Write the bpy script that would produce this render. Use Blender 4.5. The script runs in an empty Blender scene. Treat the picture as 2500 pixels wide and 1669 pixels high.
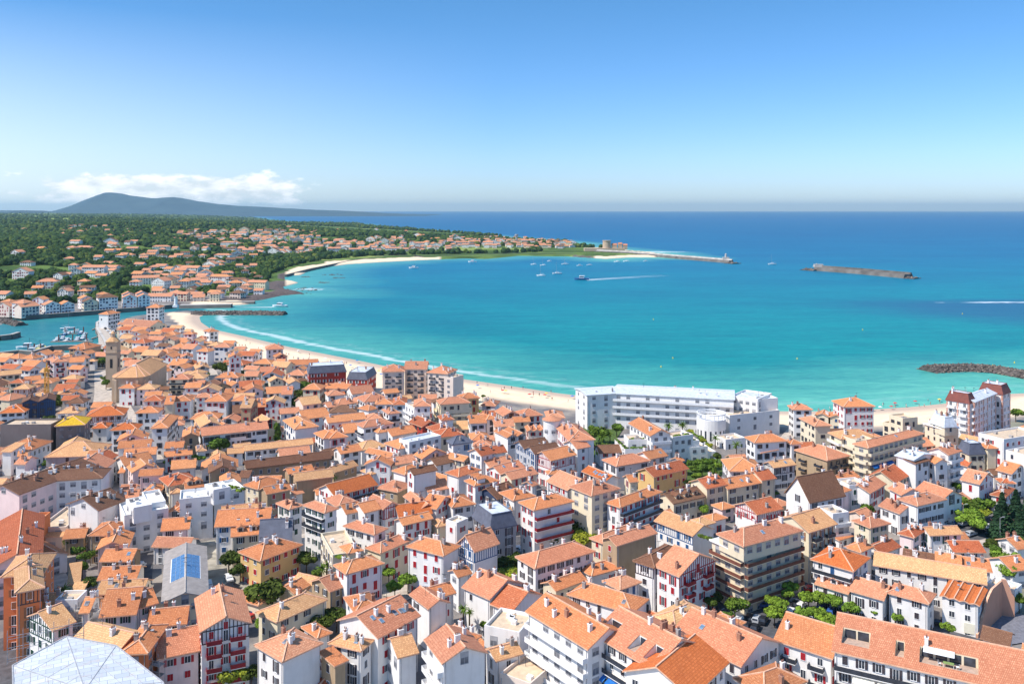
# camera over the old town looking over the bay; one unit = 1 m, town streets at z = 0, sea at z = -3
SUNE = 4.6; EXPO = 0.3
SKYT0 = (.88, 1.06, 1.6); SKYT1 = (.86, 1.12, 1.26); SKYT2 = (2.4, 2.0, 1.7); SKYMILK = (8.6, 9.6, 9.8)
SKYC0 = (7.0, 7.6, 8.0); SKYC1 = (11, 11, 11)
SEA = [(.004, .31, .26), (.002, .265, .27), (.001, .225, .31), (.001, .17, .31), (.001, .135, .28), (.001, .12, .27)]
SEASH = (.20, .60, .42)
HAZED = 3.2e-5; HAZEC = (.58, .86, 1.0)

import bpy, math, random, sys
import numpy as np
from mathutils import Matrix, Vector
R = math.radians
rnd = random.Random(7)
S = bpy.context.scene
COL = S.collection
# ---------------------------------------------------------------- camera
HC, F, HY, CX = 100.0, 2100.0, 511.0, 1250.0        # eye height (m), focal length and horizon in photo pixels
cam = bpy.data.cameras.new('camera')
co = bpy.data.objects.new('camera', cam); COL.objects.link(co)
co.location = (0, 0, HC); co.rotation_euler = (R(90), 0, 0)
cam.sensor_width = 36; cam.lens = 36*F/2500; cam.shift_y = -(834.5-HY)/2500
cam.clip_start = 1; cam.clip_end = 200000
S.camera = co
# ---------------------------------------------------------------- sky, sun, exposure
SUN_AZ, SUN_EL = R(-112), R(52)
w = bpy.data.worlds.new("World"); S.world = w; w.use_nodes = True
nt = w.node_tree; N = nt.nodes; L = nt.links
bg = N['Background']; bg.inputs[1].default_value = 0.10
sk = N.new('ShaderNodeTexSky'); sk.sky_type = 'NISHITA'; sk.sun_disc = False
sk.sun_elevation = SUN_EL; sk.sun_rotation = SUN_AZ; sk.air_density = 1.0; sk.dust_density = 0.2; sk.ozone_density = 3.0
hs = N.new('ShaderNodeHueSaturation'); hs.inputs['Saturation'].default_value = 1.25
L.new(sk.outputs[0], hs.inputs['Color'])
tc = N.new('ShaderNodeTexCoord'); sx = N.new('ShaderNodeSeparateXYZ'); L.new(tc.outputs['Generated'], sx.inputs[0])
def mth(op, a, b=None, nt=nt):
    m = nt.nodes.new('ShaderNodeMath'); m.operation = op
    for i, v in enumerate((a, b)):
        if v is None: continue
        if isinstance(v, (int, float)): m.inputs[i].default_value = v
        else: nt.links.new(v, m.inputs[i])
    return m.outputs[0]
def mrange(v, a, b, c=0., d=1., nt=nt):
    m = nt.nodes.new('ShaderNodeMapRange'); nt.links.new(v, m.inputs[0])
    for i, x in enumerate((a, b, c, d)): m.inputs[i+1].default_value = x
    return m.outputs[0]
def mix(f, a, b, nt=nt, t='MIX'):
    m = nt.nodes.new('ShaderNodeMix'); m.data_type = 'RGBA'; m.blend_type = t
    for i, v in ((0, f), (6, a), (7, b)):
        if isinstance(v, (int, float)): m.inputs[i].default_value = v
        elif isinstance(v, tuple): m.inputs[i].default_value = (*v, 1)[:4]
        else: nt.links.new(v, m.inputs[i])
    return m.outputs[2]
# clear deep-blue air, brightened and warmed overhead as added fill light, milky towards the sun side, a bank of cumulus low over the mountain
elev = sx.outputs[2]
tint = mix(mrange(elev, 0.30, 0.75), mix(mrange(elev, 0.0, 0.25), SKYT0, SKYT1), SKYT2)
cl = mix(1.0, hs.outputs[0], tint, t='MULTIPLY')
az = mth('DIVIDE', sx.outputs[0], mth('MAXIMUM', sx.outputs[1], 0.05))
milk = mth('MULTIPLY', mrange(az, -0.70, -0.02, 1, 0), mrange(elev, 0.0, 0.21, 1, 0))
cl = mix(mth('MULTIPLY', milk, 0.8), cl, SKYMILK)
mp = N.new('ShaderNodeMapping'); mp.inputs['Scale'].default_value = (34, 34, 80); L.new(tc.outputs['Generated'], mp.inputs[0])
nz = N.new('ShaderNodeTexNoise'); nz.inputs['Detail'].default_value = 8; nz.inputs['Scale'].default_value = 1; nz.inputs['Roughness'].default_value = .58
L.new(mp.outputs[0], nz.inputs[0])
top = mth('ADD', mrange(az, -0.6, -0.25, 0.030, 0.030), 0.0)
band = mth('MULTIPLY', mrange(elev, 0.048, 0.028, 0, 1), mrange(elev, 0.0, 0.014, 0.25, 1))
band = mth('MULTIPLY', band, mth('MULTIPLY', mrange(az, -0.20, -0.28, 0, 1), mrange(az, -0.60, -0.49, .35, 1)))
cld = mrange(mth('ADD', nz.outputs[0], mth('MULTIPLY', band, 0.50)), 0.74, 0.90)
cld = mth('MULTIPLY', cld, mrange(band, 0.0, 0.15))
cl = mix(mth('MULTIPLY', cld, 0.9), cl, mix(mrange(nz.outputs[0], .40, .62), SKYC0, SKYC1))
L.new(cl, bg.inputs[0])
sun = bpy.data.lights.new('sun', 'SUN'); sun.energy = SUNE; sun.angle = R(0.5); sun.color = (1, .93, .84)
so = bpy.data.objects.new('sun', sun); COL.objects.link(so)
sd = Vector((math.sin(SUN_AZ)*math.cos(SUN_EL), math.cos(SUN_AZ)*math.cos(SUN_EL), math.sin(SUN_EL)))
so.rotation_euler = sd.to_track_quat('Z', 'Y').to_euler(); so.location = (0, 0, 300)
S.view_settings.view_transform = 'Standard'; S.view_settings.look = 'None'; S.view_settings.exposure = EXPO
S.render.engine = 'CYCLES'
S.cycles.max_bounces = 5; S.cycles.volume_bounces = 0

# ---------------------------------------------------------------- helpers
def sm(a, b, x):
    t = np.clip((x-a)/(b-a), 0, 1); return t*t*(3-2*t)
def gp(px, py, z=0.0):
    D = F*(HC-z)/(py-HY); return ((px-CX)/F*D, D, z)
def proj(x, y, z=0.0):
    return (CX+F*x/y, HY+F*(HC-z)/y)
MATS = {}
def newmat(name):
    m = bpy.data.materials.new(name); m.use_nodes = True
    return m, m.node_tree, m.node_tree.nodes['Principled BSDF']
def noise(nt, scale, vec=None, det=3, rough=.5):
    n = nt.nodes.new('ShaderNodeTexNoise'); n.inputs['Scale'].default_value = scale; n.inputs['Detail'].default_value = det; n.inputs['Roughness'].default_value = rough
    if vec is not None: nt.links.new(vec, n.inputs[0])
    return n.outputs[0]
def tco(nt, o='Object'):
    return nt.nodes.new('ShaderNodeTexCoord').outputs[o]
def geo(nt, o='Position'):
    return nt.nodes.new('ShaderNodeNewGeometry').outputs[o]
def bump(nt, b, h, s, d=.1):
    n = nt.nodes.new('ShaderNodeBump'); n.inputs['Strength'].default_value = s; n.inputs['Distance'].default_value = d
    nt.links.new(h, n.inputs['Height']); nt.links.new(n.outputs[0], b.inputs['Normal'])
def flat(name, c, rough=.7, var=.12, scale=1.5, metal=0, spec=.3):
    if name in MATS: return MATS[name]
    m, t, b = newmat(name)
    f = noise(t, scale, tco(t), 4)
    c2 = tuple(x*(1-2.2*var) for x in c); c1 = tuple(min(1, x*(1+var)) for x in c)
    L_ = t.links; L_.new(mix(mrange(f, .3, .7, nt=t), c2, c1, nt=t), b.inputs['Base Color'])
    b.inputs['Roughness'].default_value = rough; b.inputs['Metallic'].default_value = metal
    b.inputs['Specular IOR Level'].default_value = spec
    MATS[name] = m; return m
def stucco(name, c, stain=.25):
    if name in MATS: return MATS[name]
    m, t, b = newmat(name)
    oi = t.nodes.new('ShaderNodeObjectInfo')
    P = tco(t)
    mp = t.nodes.new('ShaderNodeMapping'); mp.inputs['Scale'].default_value = (1.2, 1.2, .22); t.links.new(P, mp.inputs[0])
    st = mrange(noise(t, 1.0, mp.outputs[0], 5), .5, .78, nt=t)
    ft = noise(t, .35, P, 3)
    cc = mix(mrange(ft, .3, .7, nt=t), tuple(x*.90 for x in c), c, nt=t)
    cc = mix(mth('MULTIPLY', st, stain, nt=t), cc, tuple(x*y for x, y in zip(c, (.60, .57, .52))), nt=t)
    cc = mix(mrange(oi.outputs['Random'], 0, 1, 0, .16, nt=t), cc, tuple(x*y for x, y in zip(c, (.80, .76, .70))), nt=t)
    t.links.new(cc, b.inputs['Base Color']); b.inputs['Roughness'].default_value = .9; b.inputs['Specular IOR Level'].default_value = .15
    MATS[name] = m; return m
def rooft(name, c, speck=.5, lich=(.75, .55, .32)):
    if name in MATS: return MATS[name]
    m, t, b = newmat(name)
    uv = tco(t, 'UV'); oi = t.nodes.new('ShaderNodeObjectInfo')
    ad = t.nodes.new('ShaderNodeVectorMath'); ad.operation = 'ADD'; t.links.new(uv, ad.inputs[0])
    cb = t.nodes.new('ShaderNodeCombineXYZ'); t.links.new(mth('MULTIPLY', oi.outputs['Random'], 57., nt=t), cb.inputs[0]); t.links.new(mth('MULTIPLY', oi.outputs['Random'], 31., nt=t), cb.inputs[1])
    t.links.new(cb.outputs[0], ad.inputs[1]); V = ad.outputs[0]
    big = noise(t, .22, V, 4, .6)
    fine = noise(t, 2.4, V, 3, .7)
    br = t.nodes.new('ShaderNodeTexBrick'); t.links.new(V, br.inputs[0])
    br.inputs['Scale'].default_value = 1.0; br.inputs['Brick Width'].default_value = .34; br.inputs['Row Height'].default_value = .5
    br.inputs['Mortar Size'].default_value = .06; br.inputs['Bias'].default_value = -.1
    br.inputs['Color1'].default_value = (.25, .25, .25, 1); br.inputs['Color2'].default_value = (1, 1, 1, 1); br.inputs['Mortar'].default_value = (0, 0, 0, 1)
    bw = t.nodes.new('ShaderNodeRGBToBW'); t.links.new(br.outputs[0], bw.inputs[0])
    dark = tuple(x*y for x, y in zip(c, (.52, .40, .36)))
    cc = mix(mrange(big, .3, .72, nt=t), tuple(x*.86 for x in c), tuple(min(.95, x*1.14) for x in c), nt=t)
    cc = mix(mth('MULTIPLY', mrange(fine, .55, .66, nt=t), speck, nt=t), cc, lich, nt=t)
    pat_ = noise(t, .7, V, 5, .75)
    cc = mix(mth('MULTIPLY', mrange(pat_, .50, .66, nt=t), .5, nt=t), cc, tuple(x*y for x, y in zip(c, (.55, .50, .52))), nt=t)
    cc = mix(mth('MULTIPLY', mrange(fine, .46, .34, nt=t), .7, nt=t), cc, dark, nt=t)
    cc = mix(mrange(bw.outputs[0], .9, 0., 0, .75, nt=t), cc, dark, nt=t)
    cc = mix(mrange(oi.outputs['Random'], 0, 1, 0, .35, nt=t), cc, mix(1.0, cc, (1.0, .78, .66), nt=t, t='MULTIPLY'), nt=t)
    fr = mth('FRACT', mth('MULTIPLY', oi.outputs['Random'], 7.31, nt=t), nt=t)
    cc = mix(mrange(fr, .45, 1., 0, .75, nt=t), cc, mix(1.0, cc, (.66, .72, .80), nt=t, t='MULTIPLY'), nt=t)
    cc = mix(mrange(fr, .30, 0., 0, .55, nt=t), cc, mix(1.0, cc, (1.08, 1.28, 1.30), nt=t, t='MULTIPLY'), nt=t)
    t.links.new(cc, b.inputs['Base Color']); b.inputs['Roughness'].default_value = .85; b.inputs['Specular IOR Level'].default_value = .2
    bump(t, b, bw.outputs[0], .5, .06)
    MATS[name] = m; return m
WALL = dict(w=(.86, .84, .82), c=(.80, .70, .52), y=(.74, .50, .22), g=(.42, .42, .43), b=(.46, .07, .05), t=(.46, .34, .22),
            p=(.88, .70, .68), o=(.70, .24, .10), s=(.20, .18, .18), n=(.05, .07, .13), l=(.80, .67, .58))
WN = dict(w='white', c='cream', y='ochre', g='grey', b='red brick', t='tan stone', p='pale pink', o='salmon', s='dark stone', n='navy', l='sandy')
ROOF = dict(o=(.84, .36, .16), l=(.86, .52, .26), r=(.64, .20, .09), b=(.27, .145, .09), d=(.12, .13, .17), m=(.62, .66, .72),
            k=(.78, .36, .21), e=(.20, .055, .04), y=(.85, .55, .03), q=(.80, .78, .76), z=(.68, .52, .36), h=(.36, .32, .29), x=(.78, .24, .075))
RN = dict(o='orange', l='pale orange', r='deep red', b='brown', d='slate', m='pale metal', k='terracotta', e='dark red', y='yellow', q='white', z='sandy', h='grey', x='bright orange')
SH = dict(r=(.42, .02, .03), g=(.02, .07, .05), b=(.03, .10, .25), k=(.06, .05, .06), n=None, w=(.75, .74, .72), t=(.30, .14, .07))
SN = dict(r='red', g='green', b='blue', k='dark', w='white', t='brown')
def wallm(k): return stucco('plaster '+WN[k], WALL[k], .5 if k in 'tg' else .28)
def roofm(k):
    if k in 'mdqzhe': return flat('roofing '+RN[k], ROOF[k], .55, .10, .8)
    return rooft('tiles '+RN[k], ROOF[k], .12 if k in 'bx' else .5, (.40, .25, .16) if k == 'b' else (.86, .58, .36))
def ridgem(k):
    if k in 'mdqzhbe': return flat('ridge '+RN[k], tuple(min(1, x*1.3) for x in ROOF[k]), .8)
    return flat('ridge '+RN[k], (.80, .47, .31), .85)
def shutm(k): return flat('shutter '+SN.get(k, 'x'), SH[k] or (.5, .5, .5), .5, .08)
glass = flat('window glass', (.045, .055, .075), .12, .3, .7, spec=.6)
glass2 = flat('curtained glass', (.20, .21, .24), .3, .3, .7, spec=.5)
whitep = flat('white paint', (.80, .80, .80), .6, .06)
greyp = flat('grey blind', (.42, .42, .44), .7, .1)
darkp = flat('dark recess', (.03, .03, .035), .8)
railm = flat('iron railing', (.04, .045, .06), .5)
redp = flat('oxblood paint', (.30, .02, .03), .5)
def tag(o, label=None, cat=None, group=None, kind=None):
    if label: o['label'] = label
    if cat: o['category'] = cat
    if group: o['group'] = group
    if kind: o['kind'] = kind
    return o
class MB:
    def __init__(s): s.v = []; s.f = []; s.m = []; s.uv = {}; s.mats = []
    def mi(s, m):
        for i, x in enumerate(s.mats):
            if x is m: return i
        s.mats.append(m); return len(s.mats)-1
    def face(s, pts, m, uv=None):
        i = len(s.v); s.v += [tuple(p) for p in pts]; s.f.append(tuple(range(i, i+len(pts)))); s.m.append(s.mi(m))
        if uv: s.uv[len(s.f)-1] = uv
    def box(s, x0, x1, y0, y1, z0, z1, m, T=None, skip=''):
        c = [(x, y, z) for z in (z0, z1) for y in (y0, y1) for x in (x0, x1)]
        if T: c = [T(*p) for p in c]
        i = len(s.v); s.v += c; k = s.mi(m)
        for key, q in (('b', (0, 2, 3, 1)), ('t', (4, 5, 7, 6)), ('f', (0, 1, 5, 4)), ('k', (2, 6, 7, 3)), ('l', (0, 4, 6, 2)), ('r', (1, 3, 7, 5))):
            if key in skip: continue
            s.f.append(tuple(i+j for j in q)); s.m.append(k)
    def bar(s, a, b, r, m, up=(0, 0, 1)):
        a = Vector(a); b = Vector(b); d = (b-a).normalized(); u = Vector(up)
        if abs(d.dot(u)) > .95: u = Vector((1, 0, 0))
        x = d.cross(u).normalized()*r; y = x.cross(d).normalized()*r
        c = [p+q for p in (a, b) for q in (-x-y, x-y, x+y, -x+y)]
        i = len(s.v); s.v += [tuple(q) for q in c]; k = s.mi(m)
        for q in ((0, 3, 2, 1), (4, 5, 6, 7), (0, 1, 5, 4), (1, 2, 6, 5), (2, 3, 7, 6), (3, 0, 4, 7)): s.f.append(tuple(i+j for j in q)); s.m.append(k)
    def cyl(s, cx, cy, z0, z1, r0, r1, m, n=10, cap=True):
        i = len(s.v); k = s.mi(m)
        for z, r in ((z0, r0), (z1, r1)):
            for j in range(n):
                a = 2*math.pi*j/n; s.v.append((cx+r*math.cos(a), cy+r*math.sin(a), z))
        for j in range(n):
            j2 = (j+1) % n; s.f.append((i+j, i+j2, i+n+j2, i+n+j)); s.m.append(k)
        if cap: s.f.append(tuple(i+n+j for j in range(n))); s.m.append(k)
    def mesh(s, name, smooth=False):
        me = bpy.data.meshes.new(name); me.from_pydata(s.v, [], s.f)
        for m in s.mats: me.materials.append(m)
        me.polygons.foreach_set('material_index', s.m)
        if s.uv:
            ul = me.uv_layers.new(name='uv'); arr = np.zeros((len(me.loops), 2), np.float32); li = 0
            for fi, f in enumerate(s.f):
                if fi in s.uv: arr[li:li+len(f)] = s.uv[fi]
                li += len(f)
            ul.data.foreach_set('uv', arr.ravel())
        if smooth: me.polygons.foreach_set('use_smooth', [True]*len(s.f))
        me.update(); return me
    def add(s, other, T):
        i = len(s.v); s.v += [T(*p) for p in other.v]
        ks = [s.mi(m) for m in other.mats]
        for fi, (f, m) in enumerate(zip(other.f, other.m)):
            s.f.append(tuple(i+j for j in f)); s.m.append(ks[m])
            if fi in other.uv: s.uv[len(s.f)-1] = other.uv[fi]
def ob(name, me, parent=None, loc=(0, 0, 0), rz=0, sc=None):
    o = bpy.data.objects.new(name, me); COL.objects.link(o)
    if parent: o.parent = parent
    o.location = loc
    if rz: o.rotation_euler = (0, 0, rz)
    if sc: o.scale = sc
    return o
def empty(name, loc, rz=0):
    o = bpy.data.objects.new(name, None); COL.objects.link(o); o.location = loc; o.rotation_euler = (0, 0, rz); o.empty_display_size = .5
    return o
def copy_tree(o, parent=None):
    c = o.copy(); COL.objects.link(c)
    if parent: c.parent = parent
    for ch in o.children: copy_tree(ch, c)
    return c
# ---------------------------------------------------------------- labels
LAND = []; TOLABEL = []
ORD = ['nearest', 'second', 'third', 'fourth', 'fifth', 'sixth', 'seventh', 'eighth', 'ninth', 'tenth', 'eleventh', 'twelfth']
def finish_labels():
    buckets = {}
    for o, prefix, px, py, kind in TOLABEL:
        d, ph, x, y = min(((px-x)**2+((py-y)*1.3)**2, ph, x, y) for x, y, ph in LAND)
        dx, dy = px-x, (py-y)*1.3
        if abs(dx) > abs(dy): dr = 'right of' if dx > 0 else 'left of'
        else: dr = 'below' if dy > 0 else 'above'
        buckets.setdefault((kind, dr, ph), []).append((d, o, prefix))
    for (kind, dr, ph), lst in buckets.items():
        lst.sort(key=lambda q: q[0])
        for i, (d, o, prefix) in enumerate(lst):
            n = ORD[i] if i < 12 else '%d%s' % (i+1, {1: 'st', 2: 'nd', 3: 'rd'}.get((i+1) % 10, 'th') if (i+1) not in (11, 12, 13) else 'th')
            pre = ('%s %s' % (n, kind)) if len(lst) > 1 else kind
            wds = ('%s %s %s, %s' % (pre, dr, ph, prefix)).split()
            o['label'] = ' '.join(wds[:16]).rstrip(',').removesuffix(' with').removesuffix(' and')
# ---------------------------------------------------------------- house builder
NEARD = 330.0
def shash(*a): return random.Random('/'.join(str(x) for x in a))
PROTO = {}
def win_mb(sh, style, wd, ht):
    """window in local frame: looking at -y face, centre at bottom of opening; wall plane y=0"""
    b = MB(); f = whitep
    if style == 'n': f = greyp
    b.box(-wd/2, wd/2, -.03, .0, 0, ht, glass2 if style == 'n' else glass, skip='k')
    t = .09
    b.box(-wd/2-t, wd/2+t, -.08, 0, ht, ht+t, f, skip='k'); b.box(-wd/2-t, wd/2+t, -.14, 0, -.1, 0, f, skip='k')
    b.box(-wd/2-t, -wd/2, -.08, 0, 0, ht, f, skip='k'); b.box(wd/2, wd/2+t, -.08, 0, 0, ht, f, skip='k')
    b.box(-.04, .04, -.06, -.03, 0, ht, f)
    if style == 'n': b.box(-wd/2, wd/2, -.07, -.03, ht*.55, ht, greyp)
    return b
def shut_mb(sh, wd, ht, closed):
    b = MB()
    x0, x1 = (-wd/2, -.02) if closed else (-wd/2-.12-wd*.48, -wd/2-.12)
    b.box(x0, x1, -.13, -.085 if closed else 0, -.02, ht+.05, shutm(sh))
    return b
def get_win(sh, style, wd, ht):
    k = ('w', style, wd, ht)
    if k not in PROTO: PROTO[k] = win_mb(sh, style, wd, ht).mesh('window')
    return PROTO[k]
def get_shut(sh, wd, ht, closed, side):
    k = ('s', sh, wd, ht, closed, side)
    if k not in PROTO:
        b = shut_mb(sh, wd, ht, closed)
        if side > 0: b.v = [(-x, y, z) for x, y, z in b.v]; b.f = [f[::-1] for f in b.f]
        PROTO[k] = b.mesh('shutter')
    return PROTO[k]
def roof_shape(T, W, d, h, pitch, ov, n=2):
    """-> (top polygons, ridge segments, wall-top gable triangles) local coords. W,d are eave sizes"""
    a, c = W/2, d/2; tp = math.tan(pitch); P = []; Rg = []; G = []
    wa, wc = a-ov, c-ov
    if T == 'p':
        z = h+tp*c
        P = [[(-a, -c, h), (a, -c, h), (a, 0, z), (-a, 0, z)], [(a, c, h), (-a, c, h), (-a, 0, z), (a, 0, z)]]
        Rg = [((-a, 0, z), (a, 0, z))]
        G = [[(-wa, wc), (-wa, -wc), (-wa, 0, tp*(c))], [(wa, -wc), (wa, wc), (wa, 0, tp*(c))]]
    elif T in 'gz':
        k = 1 if T == 'g' else n; sw = W/k; zz = tp*sw/2
        for i in range(k):
            x0 = -a+i*sw; xm = x0+sw/2; x1 = x0+sw
            P += [[(x0, c, h), (x0, -c, h), (xm, -c, h+zz), (xm, c, h+zz)], [(x1, -c, h), (x1, c, h), (xm, c, h+zz), (xm, -c, h+zz)]]
            Rg.append(((xm, -c, h+zz), (xm, c, h+zz)))
            y0 = max(x0, -wa); y1 = min(x1, wa)
            G += [[(y0, -wc), (y1, -wc), (xm, -wc, zz)], [(y1, wc), (y0, wc), (xm, wc, zz)]]
    elif T == 'h':
        if W >= d:
            z = h+tp*c; r = a-c
            P = [[(-a, -c, h), (a, -c, h), (r, 0, z), (-r, 0, z)], [(a, c, h), (-a, c, h), (-r, 0, z), (r, 0, z)], [(a, -c, h), (a, c, h), (r, 0, z)], [(-a, c, h), (-a, -c, h), (-r, 0, z)]]
            Rg = [((-r, 0, z), (r, 0, z))]+[((sx_*a, sy_*c, h), (sx_*r, 0, z)) for sx_ in (-1, 1) for sy_ in (-1, 1)]
        else:
            z = h+tp*a; r = c-a
            P = [[(-a, c, h), (-a, -c, h), (0, -r, z), (0, r, z)], [(a, -c, h), (a, c, h), (0, r, z), (0, -r, z)], [(-a, -c, h), (a, -c, h), (0, -r, z)], [(a, c, h), (-a, c, h), (0, r, z)]]
            Rg = [((0, -r, z), (0, r, z))]+[((sx_*a, sy_*c, h), (0, sy_*r, z)) for sx_ in (-1, 1) for sy_ in (-1, 1)]
    elif T == 's':
        z = h+tp*d*.6
        P = [[(-a, -c, h), (a, -c, h), (a, c, z), (-a, c, z)]]
        G = [[(-wa, wc), (-wa, -wc), (-wa, wc, z-h)], [(wa, -wc), (wa, wc), (wa, wc, z-h)], [(wa, wc), (-wa, wc), (-wa, wc, z-h), (wa, wc, z-h)]]
    elif T == 'M':
        mh = 3.6; i = 1.3; z = h+mh
        o_ = [(-a, -c), (a, -c), (a, c), (-a, c)]; q = [(-a+i, -c+i), (a-i, -c+i), (a-i, c-i), (-a+i, c-i)]
        for j in range(4):
            k = (j+1) % 4; P.append([(*o_[j], h), (*o_[k], h), (*q[k], z), (*q[j], z)])
        P.append([(*p, z) for p in q])
        Rg = [((*q[j], z), (*q[(j+1) % 4], z)) for j in range(4)]
    return P, Rg, G
CUTS = {1: [(.045, .19, .25, .66), (.32, .365, .22, .62), (.44, .72, .2, .6)], 2: [(.05, .24, .2, .64), (.53, .65, .15, .6), (.78, .91, .15, .6)]}
def roof_mb(T, W, d, h, pitch, ov, mat, rid, n=2, top=None, cut=None):
    P, Rg, G = roof_shape(T, W, d, h, pitch, ov, n)
    if cut:
        tp = math.tan(pitch); pt = lambda s, t: (-W/2+s*W, -d/2+t*d/2, h+t*tp*d/2)
        ss = sorted({0, 1, *[q for c_ in CUTS[cut] for q in c_[:2]]}); P = P[1:]
        for s0, s1 in zip(ss, ss[1:]):
            hole = [c_ for c_ in CUTS[cut] if c_[0] <= (s0+s1)/2 <= c_[1]]
            for t0, t1 in ([(0, 1)] if not hole else [(0, hole[0][2]), (hole[0][3], 1)]):
                P.append([pt(s0, t0), pt(s1, t0), pt(s1, t1), pt(s0, t1)])
    b = MB(); th = .2
    for pi_, poly in enumerate(P):
        m = mat
        if T == 'M' and pi_ == 4: m = top or mat
        V = [Vector(p) for p in poly]
        nn = (V[1]-V[0]).cross(V[2]-V[0]).normalized()
        if nn.z < 0: V = V[::-1]; nn = -nn
        sl = Vector((0, 0, 1))-nn*nn.z
        sl = sl.normalized() if sl.length > .01 else Vector((0, 1, 0))
        u = sl.cross(nn)
        top_ = [v+Vector((0, 0, .06)) for v in V]
        b.face(top_, m, [(v.dot(u), v.dot(sl)) for v in V])
        bot = [v-Vector((0, 0, th)) for v in V]
        b.face(bot[::-1], rid)
        for i in range(len(V)):
            j = (i+1) % len(V); b.face([bot[i], bot[j], top_[j], top_[i]], rid)
    if T != 's':
        for p, q in Rg: b.bar(Vector(p)+Vector((0, 0, .08)), Vector(q)+Vector((0, 0, .08)), .13, rid)
    return b, G
def roof_z(T, W, d, h, pitch, x, y, n=2):
    tp = math.tan(pitch)
    if T == 'p': return h+tp*(d/2-abs(y))
    if T == 'g': return h+tp*(W/2-abs(x))
    if T == 'z': sw = W/n; xx = (x+W/2) % sw; return h+tp*(sw/2-abs(xx-sw/2))
    if T == 'h': return h+tp*min(W/2-abs(x), d/2-abs(y))
    if T == 's': return h+tp*.6*(y+d/2)
    if T == 'M': return h+3.6
    return h
chim_mats = [flat('white chimney', (.82, .80, .78), .9), flat('rusty chimney', (.42, .22, .15), .9), flat('grey chimney', (.40, .37, .35), .9)]
capm = flat('chimney pot', (.30, .13, .09), .8)
def chim_mesh(k):
    if ('c', k) not in PROTO:
        b = MB(); m = chim_mats[k % 3]; w_ = .38+.16*(k//3)
        b.box(-w_, w_, -.32, .32, -1.2, 1.3, m); b.box(-w_-.08, w_+.08, -.40, .40, 1.3, 1.42, m)
        for i in range(2+k//3):
            x = -w_+.2+i*(2*w_-.4)/max(1, 1+k//3)
            b.cyl(x, 0, 1.42, 1.85, .13, .10, capm, 6)
        PROTO[('c', k)] = b.mesh('chimney')
    return PROTO[('c', k)]
def aerial_mesh(k):
    if ('a', k) not in PROTO:
        b = MB(); b.bar((0, 0, 0), (0, 0, 2.4), .03, railm)
        for i in range(4): b.bar((-.45+.08*i, -.5+.3*i, 2.3), (.45-.08*i, -.5+.3*i, 2.3), .02, railm)
        b.bar((0, -.6, 2.3), (0, .5, 2.3), .025, railm)
        if k: b.cyl(.25, -.1, 1.1, 1.25, .32, .38, greyp, 10)
        PROTO[('a', k)] = b.mesh('aerial')
    return PROTO[('a', k)]
def sky_mesh(k):
    if ('k', k) not in PROTO:
        b = MB(); b.box(-.45, .45, -.62, .62, -.05, .14, greyp); b.box(-.36, .36, -.52, .52, .14, .17, (glass2, flat('skylight glass', (.16, .26, .38), .15, .2))[k])
        PROTO[('k', k)] = b.mesh('skylight')
    return PROTO[('k', k)]
def dormer_mb(wm, rm, rid, sh):
    b = MB()
    b.box(-.9, .9, -.1, 2.6, -1.5, 1.1, wm); b.face([(-.9, -.1, 1.1), (.9, -.1, 1.1), (0, -.1, 1.6)], wm)
    b.box(-.5, .5, -.14, -.1, -.05, .95, glass); b.box(-.62, .62, -.17, -.1, -.2, -.05, whitep)
    for s_ in (-1, 1):
        b.face([(s_*1.25, -.5, 1.0), (0, -.5, 1.68), (0, 2.8, 1.68), (s_*1.25, 2.8, 1.0)][::-s_], rm, [(0, 0), (0, 1.5), (3.3, 1.5), (3.3, 0)])
        b.face([(s_*1.25, -.5, .9), (0, -.5, 1.58), (0, 2.8, 1.58), (s_*1.25, 2.8, .9)][::s_], rid)
    b.face([(-1.25, -.5, 1.0), (-1.25, -.5, .88), (0, -.5, 1.56), (0, -.5, 1.68)][::-1], rid); b.face([(1.25, -.5, 1.0), (1.25, -.5, .88), (0, -.5, 1.56), (0, -.5, 1.68)], rid)
    return b
TERR = []
RECTS = []   # footprints: cx, cy, ang, hw, hd
def footprint(ax, ay, bx, by, C, h, ov=0):
    A = gp(ax, ay, h); B = gp(bx, by, h)
    u = Vector((B[0]-A[0], B[1]-A[1])); W = u.length; u.normalize()
    n = Vector((-u.y, u.x)); M = Vector(((A[0]+B[0])/2, (A[1]+B[1])/2))
    if n.dot(M) < 0: n = -n
    if isinstance(C, tuple):
        c = gp(C[0], C[1], h); d = abs((Vector((c[0], c[1]))-Vector(A[:2])).dot(n)); d = max(5, min(d, 60))
    else: d = C
    ctr = M+n*d/2
    return ctr, math.atan2(u.y, u.x), W, d
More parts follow.
